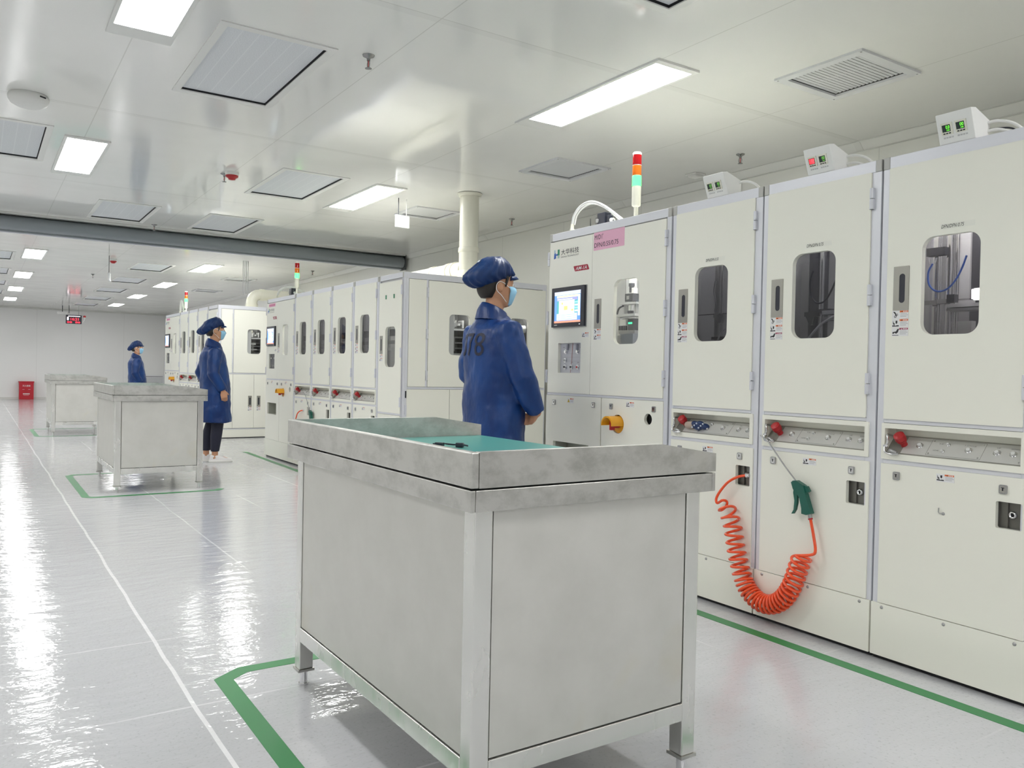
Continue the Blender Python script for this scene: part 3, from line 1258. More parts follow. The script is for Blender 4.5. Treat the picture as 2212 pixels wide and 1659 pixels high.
def press_cabinet(label, win_kind, note, hook=False, glass=None, plain_port=True, labels3=True, group=None, small=False):
    W = .5765
    t = thing('machine_cabinet', label, 'machine', group=group)
    carcass(t, W, inner=INNER)
    frame(t, W, lw=.032, rw=.044, rails=((.916, .931), (.760, .777)))
    interior(t, win_kind, W)
    lab = [(.058, 1.3135, 'oh', .066, .0315), (.058, 1.2810, 'oc', .066, .0315), (.058, 1.2480, 'ms', .066, .0315)]
    window_door(t, .032, .533, .931, 1.892, .170, .381, 1.250, 1.610, glass or GLASS_D, (.061, .123, 1.345, 1.512),
                lab, (1.023, 1.370, 1.747), .538, (.240, 1.638, note, .10) if note else None)
    # recessed control panel
    b = B()
    op = rr(.041, .531, .800, .896)
    b.prism(rr(.0265, .549, .777, .915, .003, 2), -.006, .006, CREAM, holes=[op])
    Mi = Matrix.Identity(4)
    b.box(.041, .531, .066, .068, .800, .896, CREAM)
    b.box(.0385, .041, .006, .068, .800, .896, CREAM)
    b.box(.531, .5335, .006, .068, .800, .896, CREAM)
    b.box(.041, .531, .006, .068, .896, .8985, CREAM)
    pan = b.build('recessed_panel', t)
    y0, z0, y1, z1 = .0, .801, .064, .868
    b = B()
    b.add([(.041, y0, z0), (.531, y0, z0), (.531, y1, z1), (.041, y1, z1), (.041, y0, z0-.002), (.531, y0, z0-.002), (.531, y1, z1-.002), (.041, y1, z1-.002)],
          [(0, 1, 2, 3), (7, 6, 5, 4), (0, 4, 5, 1), (1, 5, 6, 2), (2, 6, 7, 3), (3, 7, 4, 0)], NICK)
    nv = Vector((0, -(z1-z0), (y1-y0))).normalized()
    up = Vector((0, y1-y0, z1-z0)).normalized()
    cpl = mat('control_plate', (.66, .655, .63), .42, .35)

    def at(x, f, off=.0006):
        return Vector((x, y0, z0)) + up*(f*(Vector((0, y1-y0, z1-z0)).length)) + nv*off
    Ms = Matrix(((1, 0, 0, 0), (0, -nv.y, up.y, y0), (0, -nv.z, up.z, z0), (0, 0, 0, 1)))
    # plate frame (x, depth-out = -y, along slope = z)
    b.box(.100, .530, -.0012, -.0002, .004, .086, cpl, M=Ms)
    ring = mat('engraved_line', (.16, .16, .155), .6)
    for a in ((.196, .392, .008, .0088), (.196, .392, .083, .0838), (.196, .1968, .008, .0838), (.3912, .392, .008, .0838)):
        b.box(a[0], a[1], -.0016, -.0011, a[2], a[3], ring, M=Ms)
    for sx, sz in ((.205, .015), (.383, .015), (.205, .076), (.383, .076), (.520, .012)):
        b.cyl(Ms @ Vector((sx, -.001, sz)), Ms @ Vector((sx, -.003, sz)), .003, CHROME, n=10)
    for tx, tz, s_, w_ in ((.226, .066, 'T/P', .018), (.216, .034, 'HOME', .020), (.320, .068, '1-CYCLE', .040), (.430, .070, 'UP', .012), (.478, .070, 'DOWN', .026)):
        b.text(s_, tx, -.0018, tz-.004, .0055, ring, width=w_, M=Ms)
    pl = b.build('control_plate', pan)
    for bx, bz, r_ in ((.160, .047, .0115), (.262, .062, .007), (.252, .030, .007), (.341, .045, .0115), (.438, .045, .0115), (.492, .045, .0115)):
        b = B()
        button(b, bx, 0, 0, r_)
        o = b.build('push_button', pan)
        o.matrix_local = Ms @ Matrix.Translation((0, 0, bz))
    # emergency stop with shroud and padlock hasp
    b = B()
    p = at(.098, .50)
    b.cyl(p, p+nv*.018, .013, RED, n=20)
    b.cyl(p+nv*.018, p+nv*.024, .011, DARK, n=20)
    b.cyl(p+nv*.024, p+nv*.030, .0185, RED, n=24)
    b.cyl(p+nv*.030, p+nv*.034, .0175, DARK, n=24)
    b.cyl(p+nv*.034, p+nv*.054, .021, RED, r1=.020, n=24)
    b.cyl(p+nv*.054, p+nv*.058, .020, RED, r1=.012, n=24)
    b.build('emergency_stop', pan)
    b = B()
    q = at(.062, .3)
    b.tube(spline([(.050, .03, .868), (.053, -.008, .872), (.060, -.018, .862), (.058, -.016, .842), (.050, -.010, .828), (.046, .0, .822)], 6), .0045, CHROME, 8)
    b.tube(spline([(.046, -.012, .826), (.052, -.020, .806), (.080, -.026, .800), (.105, -.018, .802)], 6), .0035, CHROME, 8)
    b.tube([(.040, -.008, .828), (.058, -.022, .830)], .005, CHROME, 8)
    b.tube(spline([(.05, .01, .80), (.07, -.012, .812), (.095, -.012, .803)], 5), .008, METG, 8)
    b.build('guard_hasp', pan)
    # lower door with air port
    b = B()
    port = rr(.456, .541, .584, .675, .006, 4)
    b.prism(rr(.0275, .5545, .221, .760, .003, 2), -.006, .012, CREAM, holes=[port])
    ld = b.build('lower_door', t)
    latch(ld, .081, .702)
    latch(ld, .467, .702)
    b = B()
    sticker(b, .247, .717, .066, .028, 'oc')
    b.build('warning_label', ld)
    pm = mat('port_plate', (.22, .215, .20), .35, .8)
    b = B()
    b.box(.452, .548, .032, .035, .576, .683, pm)
    b.box(.452, .456, .012, .035, .580, .680, pm)
    b.box(.541, .545, .012, .035, .580, .680, pm)
    b.box(.452, .545, .012, .035, .576, .584, pm)
    b.box(.452, .545, .012, .035, .675, .680, pm)
    b.box(.456, .482, .024, .032, .584, .675, pm)
    b.build('port_box', ld)
    b = B()
    b.lathe([(.014, -.0), (.014, .008), (.011, .012), (.0075, .013), (.0075, .004), (.0005, .004)], CHROME, (.497, .031, .630), 20, 'y')
    b.lathe([(.0072, .0), (.0072, .0045), (.0005, .0046)], DARK, (.497, .031, .630), 16, 'y')
    b.build('air_coupling', ld)
    if hook:
        b = B()
        b.tube([(.262, -.012, .622), (.262, -.013, .607), (.264, -.012, .603), (.274, -.006, .602)], .0022, METG, 8)
        b.lathe([(.006, 0), (.005, .003), (.001, .0035)], METG, (.276, -.006, .602), 10, 'y')
        b.build('hook', ld)
    b = B()
    b.box(.0035, W-.0035, -.009, .006, .017, .2185, CREAM)
    kp = b.build('kick_panel', t)
    for sx in (.048, .289, .530):
        b = B()
        screw(b, sx, .205, -.009)
        b.build('screw', kp)
    return t


def screen_part(par, x0, x1, z0, z1, detailed=True):
    b = B()
    b.prism(rr(x0, x1, z0, z1, .004, 3), -.024, -.006, NAVYBLK)
    b.prism(rr(x0-.0, x1+.006, z0-.004, z1+.002, .004, 3), -.010, -.006, METG)
    s = b.build('touch_screen', par, bevel=.002)
    b = B()
    dx0, dx1, dz0, dz1 = x0+.031, x1-.033, z0+.025, z1-.026
    w_, h_ = dx1-dx0, dz1-dz0
    es = .95

    def r(a, c, e, f, m, y):
        b.box(dx0+w_*a, dx0+w_*c, -.0245-y*.0004, -.024, dz0+h_*e, dz0+h_*f, m)
    B1 = em('screen_blue', (.14, .33, .80), es)
    T1 = em('screen_teal', (.10, .42, .45), es)
    C1 = em('screen_cyan', (.35, .85, .90), es)
    W1 = em('screen_white', (.85, .92, 1.), es)
    Y1 = em('screen_yellow', (.90, .85, .25), es)
    O1 = em('screen_orange', (.95, .35, .22), es)
    G1 = em('screen_grey', (.62, .66, .78), es)
    L1 = em('screen_lilac', (.35, .36, .80), es)
    r(0, 1, 0, 1, B1, 1)
    r(0, 1, .88, 1, G1, 2)
    r(.10, .92, .80, .87, em('screen_pale_yellow', (.95, .92, .55), es), 2)
    r(.10, .88, .70, .795, L1, 2)
    r(.12, .70, .735, .765, W1, 3)
    r(.10, .90, .30, .70, T1, 2)
    r(.18, .78, .29, .715, em('screen_mint', (.75, .92, .90), es), 3)
    r(.28, .34, .58, .65, Y1, 4)
    r(.60, .66, .58, .65, G1, 4)
    r(.38, .52, .40, .53, Y1, 4)
    r(.66, .74, .36, .42, Y1, 4)
    for k in range(4):
        r(.80, .90, .60-.09*k, .66-.09*k, C1 if k % 2 == 0 else W1, 4)
    r(.91, .99, .20, .86, W1, 2)
    for k in range(5):
        r(.91, .99, .30+.11*k, .305+.11*k, G1, 3)
    r(.10, .88, .08, .29, W1, 3)
    for k in range(3):
        r(.12, .86, .12+.06*k, .135+.06*k, C1, 4)
    r(0, 1, 0, .06, O1, 3)
    dd_ = b.build('display', par)
    dd_['label'] = 'lit touch screen picture'
    b = B()
    b.box(x0+.03, x0+.06, -.0246, -.024, z0+.009, z0+.016, METG)
    b.box(x1-.045, x1-.035, -.0246, -.024, z0+.010, z0+.014, em('screen_white', (1, 1, 1), 1))
    b.build('screen_badge', par)
    return s


def control_cabinet(label, variant, group=None):
    W = 1.077
    t = thing('control_cabinet', label, 'machine', group=group)
    carcass(t, W, left_side=True, inner=INNERL)
    frame(t, W, lw=.012, rw=.036, rails=((.948, .963), (.205, .219)), sides=(True, False))
    interior(t, 'robot', W)
    # left upper door
    b = B()
    bp = rr(.119, .342, 1.085, 1.263)
    b.prism(rr(.012, .435, .963, 1.885, .003, 2), -.006, .016, CREAM, holes=[bp])
    d = b.build('screen_door', t)
    screen_part(d, .066, .389, 1.360, 1.598)
    b = B()
    dk = mat('panel_dark', (.11, .11, .12), .45)
    pmn = mat('panel_light', (.60, .60, .63), .4) if variant == 1 else dk
    b.box(.119, .342, .012, .016, 1.085, 1.263, pmn)
    if variant == 1:
        b.add([(.240, .0110, 1.263), (.232, .0110, 1.15), (.226, .0110, 1.13), (.222, .0110, 1.085), (.226, .0110, 1.085), (.230, .0110, 1.13), (.237, .0110, 1.15), (.245, .0110, 1.263)],
              [(0, 1, 6, 7), (1, 2, 5, 6), (2, 3, 4, 5)], mat('panel_red_seam', (.40, .16, .14), .5))
        for zz in (1.155, 1.178, 1.200):
            b.box(.135, .33, .0112, .012, zz, zz+.0008, GRYI)
        for tx, tz in ((.145, 1.236), (.312, 1.236), (.228, 1.146), (.290, 1.146)):
            b.box(tx, tx+.018, .0112, .012, tz, tz+.004, GRYI)
    bb = b.build('button_plate', d)
    for bx, bz, cc in ((.178, 1.212, CHROME), (.295, 1.212, CHROME), (.172, 1.120, NAVYBLK), (.236, 1.120, NAVYBLK), (.297, 1.120, RED if variant == 1 else NAVYBLK)) + (((.172, 1.160, METG),) if variant == 1 else ()):
        b = B()
        button(b, bx, bz, .011, .012, colr=cc)
        b.build('push_button', d)
    if variant == 1:
        b = B()
        for bx, dz in ((.200, .035), (.295, .035)):
            b.box(bx-.006, bx+.006, -.002, .008, 1.222, 1.222+dz, mat('key_switch', (.30, .30, .36), .4, .3))
        b.build('key_switch', d)
    b = B()
    sticker(b, .354, 1.294, .062, .028, 'oc')
    b.build('warning_label', d)
    b = B()
    k = .0
    zt = 1.780 if variant == 1 else 1.765
    b.box(.057, .070, -.0068, -.006, zt+.024, zt+.055, mat('logo_pale', (.42, .55, .66), .5))
    b.prism([(.055, zt), (.076, zt+.004), (.076, zt+.024), (.070, zt+.038), (.058, zt+.030)], -.0070, -.006, BLUI)
    b.box(.093, .112, -.0068, -.006, zt+.020, zt+.055, GRNI)
    b.prism([(.076, zt+.024), (.080, zt+.030), (.093, zt+.030), (.093, zt+.018), (.080, zt+.020)], -.0068, -.006, BLUI)
    b.box(.093, .110, -.0072, -.006, zt+.002, zt+.020, mat('logo_mint', (.45, .62, .55), .5))
    b.text('大华科技', .129, -.0068, zt+.017, .034, BLKI, width=.178, bold=.003)
    b.text('DAHUA TECHNOLOGY', .129, -.0068, zt+.001, .0085, BLKI, width=.178)
    b.build('maker_logo', d)
    b = B()
    mx = .258 if variant == 1 else .262
    zz = 1.686 if variant == 1 else 1.683
    b.prism([(mx+.018, zz), (mx+.145, zz), (mx+.150, zz+.003), (mx+.136, zz+.030), (mx+.131, zz+.032), (mx+.004, zz+.032), (mx, zz+.028), (mx+.014, zz+.002)], -.0072, -.006, CRI)
    b.text('AM-1A', mx+.021, -.0076, zz+.006, .020, STICK, width=.108, shear=.25, bold=.004)
    b.build('model_plate', d)
    hinge(d, .0045, 1.023, 1.103)
    hinge(d, .0045, 1.380, 1.463)
    hinge(d, .0045, 1.743, 1.827)
    # right upper door
    window_door(t, .437, 1.041, .963, 1.885, .634, .843, 1.248, 1.603, GLASS_C, (.466, .526, 1.340, 1.509),
                [(.464, 1.308, 'oh', .064, .030), (.464, 1.276, 'oc', .064, .030)], (1.023, 1.384, 1.743), 1.045, None, name='window_door')
    # pink paper
    b = B()
    if variant == 1:
        b.box(.447, .715, -.0068, -.0061, 1.787, 1.889, PINK)
        b.text('M/D1', .455, -.0073, 1.848, .026, BLKI, width=.066)
        b.text('#', .524, -.0073, 1.868, .010, BLKI, width=.007)
        b.text('DFN/0.55/0.75', .453, -.0073, 1.803, .026, BLKI, width=.212)
    else:
        b.box(.095, .350, -.0068, -.0061, 1.838, 1.878, PINK)
        for q in range(9):
            b.box(.108+.0255*q, .126+.0255*q, -.0072, -.0066, 1.847, 1.868, mat('ink_magenta', (.60, .12, .28), .5))
    pp = b.build('pink_paper_sign', t)
    pp['label'] = 'pink paper sign with printed text'
    # lower doors
    for i, (x0, x1) in enumerate(((.002, .542), (.547, 1.046))):
        b = B()
        hs = [rr(.085, .435, .530, .668)] if i == 0 else [circ(.691, .808, .052, 28), circ(.936, .849, .030, 28)]
        b.prism(rr(x0+.002, x1, .221, .947, .003, 2), -.006, .012, CREAM, holes=hs)
        d = b.build('lower_door', t)
        latch(d, x0+.075, .888)
        latch(d, x1-.078, .888)
        b = B()
        sticker(b, .222 if i == 0 else .760, .905, .064, .029, 'yt' if i == 0 else 'oc')
        b.build('warning_label', d)
        b = B()
        if i == 0:
            SH = mat('slot_grey_green', (.46, .47, .40), .5)
            b.box(.085, .435, .10, .104, .530, .668, SH)
            b.box(.081, .085, .012, .104, .526, .672, SH)
            b.box(.435, .439, .012, .104, .526, .672, SH)
            b.box(.085, .435, .012, .104, .526, .530, SH)
            b.box(.085, .435, .012, .104, .668, .672, SH)
            b.box(.33, .425, .094, .10, .575, .655, DARK)
            b.build('recessed_tray', d)
        else:
            b.box(.63, .76, .03, .034, .75, .87, DARK)
            b.box(.90, .98, .03, .034, .81, .89, DARK)
            b.build('hole_backing', d)
            b = B()
            # yellow hooded main switch with red core
            cx, cz = .691, .806
            b.lathe([(.048, -.02), (.048, -.002), (.0461, -.001), (.001, -.001)], YEL, (cx, 0, cz), 32, 'y')
            pts = [(cx+cos(a)*.047, cz+sin(a)*.047) for a in [radians(-8+196*i/18) for i in range(19)]]
            pts2 = [(cx+cos(a)*.039, cz+sin(a)*.039) for a in [radians(188-196*i/18) for i in range(19)]]
            b.prism(pts+pts2, -.085, .004, YEL)
            mk = b.build('main_switch_hood', d, bevel=.0015)
            b = B()
            b.lathe([(.020, 0), (.020, .032), (.016, .036), (.001, .037)], RED, (cx, -.002, cz), 20, 'y')
            b.box(cx-.008, cx+.008, -.058, -.03, cz-.03, cz+.03, RED)
            b.build('rotary_handle', d, bevel=.002)
    b = B()
    b.box(.0035, W-.0035, -.009, .006, .017, .2185, CREAM)
    kp = b.build('kick_panel', t)
    return t


def end_cabinet(label, tall_side, group=None):
    """last cabinet of a line: full door in front, and the visible side of the machine"""
    W = .52
    t = thing('end_cabinet', label, 'machine', group=group)
    carcass(t, W, no_right=True, inner=INNERL)
    frame(t, W, lw=.026, rw=.038, rails=((.705, .722), (.135, .150)), sides=(False, True))
    interior(t, 'tall', W)
    d = window_door(t, .026, .486, .722, 1.872, .165, .372, 1.123, 1.477, GLASS_C, (.052, .112, 1.238, 1.400),
                    [(.052, 1.205, 'oh', .062, .029), (.052, 1.174, 'oc', .062, .029)], (.78, 1.205, 1.745), .489, None)
    for gx in (.172, .338):
        b = B()
        b.box(gx-.009, gx+.009, -.010, -.006, 1.722, 1.758, mat('green_tally', (.02, .22, .10), .4))
        b.build('green_indicator', d)
    b = B()
    b.box(.026, .486, -.006, .012, .152, .703, CREAM)
    b.build('lower_panel', t)
    b = B()
    b.box(.0035, W-.002, -.008, .006, .012, .134, CREAM)
    b.build('kick_panel', t)
    # side wall, facing +x. Ms maps (u along +y, out=-y -> +x, z)
    Ms = Matrix(((0, -1, 0, W), (1, 0, 0, 0), (0, 0, 1, 0), (0, 0, 0, 1)))
    b = B()
    b.box(.022, .045, .0, .03, .03, HT-.045, ALU, M=Ms)
    b.box(DEP-.045, DEP, .0, .03, .03, HT-.045, ALU, M=Ms)
    b.box(.0, DEP, -.001, .03, HT-.052, HT, ALU, M=Ms)
    b.box(.045, DEP-.045, .0, .03, .936, .955, ALU, M=Ms)
    b.box(.045, DEP-.045, .0, .03, .125, .14, ALU, M=Ms)
    b.box(.212, .232, .0, .03, .955, HT-.052, ALU, M=Ms)
    b.box(0, .022, .0, .03, .03, HT-.045, ALU, M=Ms)
    b.build('side_frame', t, bevel=.0015)
    b = B()
    b.box(.047, .211, -.004, .02, .957, HT-.055, CREAM, M=Ms)
    b.build('side_panel', t)
    b = B()
    w1 = rr(.437, .645, 1.24, 1.60, .04, 8)
    w2 = rr(1.070, 1.275, 1.24, 1.60, .04, 8)
    b.prism(rr(.234, DEP-.012, .957, HT-.057, .003, 2), -.006, .02, CREAM, holes=[w1, w2], M=Ms)
    sd_ = b.build('side_door', t)
    for (a, c) in ((.437, .645), (1.070, 1.275)):
        b = B()
        b.box(a-.006, c+.006, .0205, .0235, 1.234, 1.606, GLASS_C, M=Ms)
        b.build('window_pane', sd_)
        b = B()
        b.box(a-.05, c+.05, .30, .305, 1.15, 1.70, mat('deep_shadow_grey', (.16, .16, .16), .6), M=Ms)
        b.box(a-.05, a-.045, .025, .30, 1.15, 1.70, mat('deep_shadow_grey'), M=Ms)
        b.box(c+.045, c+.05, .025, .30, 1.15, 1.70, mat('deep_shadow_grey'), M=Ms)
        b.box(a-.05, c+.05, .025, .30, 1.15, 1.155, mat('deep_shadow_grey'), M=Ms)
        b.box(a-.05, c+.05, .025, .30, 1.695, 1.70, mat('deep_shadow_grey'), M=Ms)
        b.box(a, c, .03, .05, 1.66, 1.68, em('strip_lamp_side', (1, .99, .96), 30), M=Ms)  # emissive strip added so the parts behind the side window show
        if a < 1:
            b.box(a-.04, c+.04, .10, .13, 1.465, 1.482, INNERL, M=Ms)
            for k in range(9):
                xx = a-.0+.025*k
                b.box(xx, xx+.018, .10+.01*(k % 3), .2, 1.49+.01*(k % 4), 1.53+.015*(k % 3), METG if k % 2 else INNERL, M=Ms)
            b.box(a+.02, a+.12, .12, .2, 1.50, 1.59, NICK, M=Ms)
            for k in range(4):
                b.box(a-.04, c+.04, .16, .2, 1.25+.05*k, 1.262+.05*k, METG if k % 2 else INNER, M=Ms)
                b.box(a+.03+.03*k, a+.05+.03*k, .14, .15, 1.28, 1.40, METG, M=Ms)
            if tall_side:
                b.box(a+.04, a+.055, .10, .11, 1.24, 1.465, INNERL, M=Ms)
                b.box(a+.09, a+.19, .12, .16, 1.30, 1.315, INNERL, M=Ms)
                b.box(a+.08, a+.17, .12, .16, 1.38, 1.40, INNERL, M=Ms)
            else:
                b.box(a+.10, a+.24, .09, .12, 1.243, 1.26, INNERL, M=Ms)
        else:
            b.tube([Ms @ Vector(p) for p in spline([(a-.02, .15, 1.46), (a+.10, .12, 1.50), (c+.02, .08, 1.51)], 8)], .036, WHITE, 16)
            b.box(a-.04, c+.04, .14, .2, 1.40, 1.415, METG, M=Ms)
            b.box(a+.12, a+.2, .12, .2, 1.24, 1.38, METG, M=Ms)
        b.build('inside_parts', sd_)
    for z in (1.013, 1.374, 1.735):
        b = B()
        for a, c in ((z, z+.040), (z+.042, z+.084)):
            b.box(.214, .230, -.012, .0, a, c, ALU, M=Ms)
        b.build('hinge', sd_)
    if not tall_side:
        spans = ((.040, .452), (.456, .90), (.904, DEP-.012))
    else:
        spans = ((.040, .225), (.229, .545), (.549, .865), (.869, DEP-.012))
    for a, c in spans:
        b = B()
        b.box(a, c, -.004, .02, .145, .934, CREAM, M=Ms)
        ld = b.build('side_lower_door', t)
        if tall_side and .2 < a < .6:
            hx = (c-.085) if a < .4 else (a+.045)
            b = B()
            b.prism(rr(hx, hx+.055, .46, .62, .002, 2), -.0075, -.004, NICK, holes=[rr(hx+.018, hx+.040, .485, .595, .011, 6)], M=Ms)
            b.prism(rr(hx+.018, hx+.040, .485, .595, .011, 6), -.005, -.0041, NAVYBLK, M=Ms)
            b.build('handle', ld)
            b = B()
            sticker(b, hx-.003, .43, .06, .028, 'oh', y=-.0052, M=Ms)
            sticker(b, hx-.003, .40, .06, .028, 'oc', y=-.0052, M=Ms)
            b.build('warning_label', ld)
    if not tall_side:
        b = B()
        b.box(.026, .034, -.008, .0, .86, .92, DARK, M=Ms)
        b.box(.024, .038, -.012, .0, .72, .80, ALU, M=Ms)
        b.build('side_hinge', t)
    b = B()
    b.box(0, DEP-.01, -.006, .02, .012, .123, CREAM, M=Ms)
    b.build('side_kick_panel', t)
    return t


def row_place(x, D, m, c):
    """point on a machine's front plane"""
    return (x, D - m*(x + c), 0)


G1 = 'cabinets of the nearest machine'
A1 = -math.atan(.0166)
c = control_cabinet('control cabinet with touch screen and pink DFN/0.55/0.75 paper, nearest machine', 1, G1)
P1 = lambda x: row_place(x, 2.9338, .0166, 2.5)
c.location = P1(-4.0736)
c.rotation_euler = (0, 0, A1)
ctrl1 = c
m2 = press_cabinet('cream press cabinet with a dark smoky window, directly right of the nearest control cabinet', 'dim', 'DFN/DFN 0.55', group=G1, glass=mat_glass('smoked_window_dark', (.50, .50, .53)))
m2.location = P1(-2.9915)
m2.rotation_euler = (0, 0, A1)
m3 = press_cabinet('cream press cabinet with the air gun hanging on its lower door', 'press2', 'DFN/DFN 0.75', group=G1)
m3.location = P1(-2.415)
m3.rotation_euler = (0, 0, A1)
m4 = press_cabinet('cream press cabinet at the right edge, with a small hook on its lower door', 'press', 'DFN/DFN 0.75', hook=True, group=G1, glass=mat_glass('smoked_window_light', (.62, .61, .63)))
m4.location = P1(-1.838)
m4.rotation_euler = (0, 0, A1)
for o in m4.children:
    if o.name.startswith('machinery'):
        b = B()
        b.box(.322, .352, .055, .075, 1.378, 1.412, em('bright_block', (1, .99, .95), 14))  # small emissive block just behind the window pane
        b.box(.318, .356, .076, .09, 1.374, 1.418, WHITE)
        lm = b.build('bright_block', o)

gv = thing('blue_glove', 'crumpled dark blue glove beside the leftmost emergency stop on the nearest machine', 'glove', (0, 0, 0), A1)
b = B()
for (gx, gy, gz, r_, sc_) in ((.0, .0, .0, .024, (1.5, .9, .9)), (.035, .008, -.002, .020, (1.3, 1, .8)), (-.028, .004, .006, .018, (1.2, 1, .9)), (.018, -.006, .012, .016, (1.4, .8, .8))):
    b.ball((gx, gy, gz), r_, mat('glove_navy', (.012, .035, .12), .35), 16, sc_)
o = b.build('glove_fabric', gv)
b = B()
for k in range(6):
    b.ball((-.02+.014*k, -.021, -.008+.010*(k % 3)), .0045, mat('glove_dot', (.62, .68, .78), .3), 8)
b.build('grip_dots', gv)
b = B()
b.loft([((-.075, -.002, .0), (.0, .018, 0), (0, 0, .016)), ((-.045, -.002, .0), (.0, .020, 0), (0, 0, .020)), ((-.03, 0, 0), (0, .012, 0), (0, 0, .015))], mat('cuff_tan', (.45, .36, .30), .4), 16)
b.build('glove_cuff', gv)
pq = P1(-2.9915+.197)
gv.location = (pq[0], pq[1]+.012, .838)

# middle machine
P2 = lambda x: row_place(x, 2.972, -.0059, 8)
A2 = math.atan(.0059)
SX, SZ = .9627, .985
G2 = 'cabinets of the middle machine'
cc = control_cabinet('control cabinet with touch screen of the middle machine, behind the person in white shoes', 2, G2)
cc.location = P2(-9.929)
cc.rotation_euler = (0, 0, A2)
cc.scale = (SX, 1, SZ)
x = -9.929+1.077*SX
pm2 = press_cabinet('first narrow press cabinet right of the middle control cabinet, with an air gun', 'tall', None, group=G2, glass=GLASS_D)
pm2.location = P2(x)
pm2.rotation_euler = (0, 0, A2)
pm2.scale = (SX, 1, SZ)
mid_cabs = [pm2]
ords = ['second press cabinet right of the middle control cabinet, middle machine', 'third press cabinet right of the middle control cabinet, dark window, middle machine',
        'fourth press cabinet of the middle machine, next to the end cabinet with green marks']
for k in range(3):
    x2 = x + .5765*SX*(k+1)
    mid_cabs.append(dup(pm2, P2(x2), label=ords[k]))
ec = end_cabinet('end cabinet of the middle machine with two small green marks and a windowed side wall', False, G2)
x6 = x + .5765*SX*4
ec.location = P2(x6)
ec.rotation_euler = (0, 0, A2)
ec.scale = (SX, 1, SZ)
END2 = x6+.52*SX

# farthest machine
P3 = lambda x: row_place(x, 2.9729, -.0218, 14)
A3 = math.atan(.0218)
SX3, SZ3 = 1.083, 1.036
G3 = 'cabinets of the farthest machine'
c3 = dup(cc, P3(-16.132), A3, 'control cabinet of the farthest machine at the left end of the row', G3)
c3.scale = (SX3, 1, SZ3)
x = -16.132+1.077*SX3
ords = ['first press cabinet of the farthest machine, right of its control cabinet', 'second press cabinet of the farthest machine',
        'third press cabinet of the farthest machine, partly behind the person in white shoes']
for k in range(3):
    q = dup(pm2, P3(x+.5765*SX3*k), A3, ords[k], G3)
    q.scale = (SX3, 1, SZ3)
x = x+.5765*SX3*3
e3 = end_cabinet('end cabinet of the farthest machine, its side wall with one window facing the aisle', True, G3)
e3.location = P3(x)
e3.rotation_euler = (0, 0, A3)
e3.scale = (SX3, 1, SZ3)

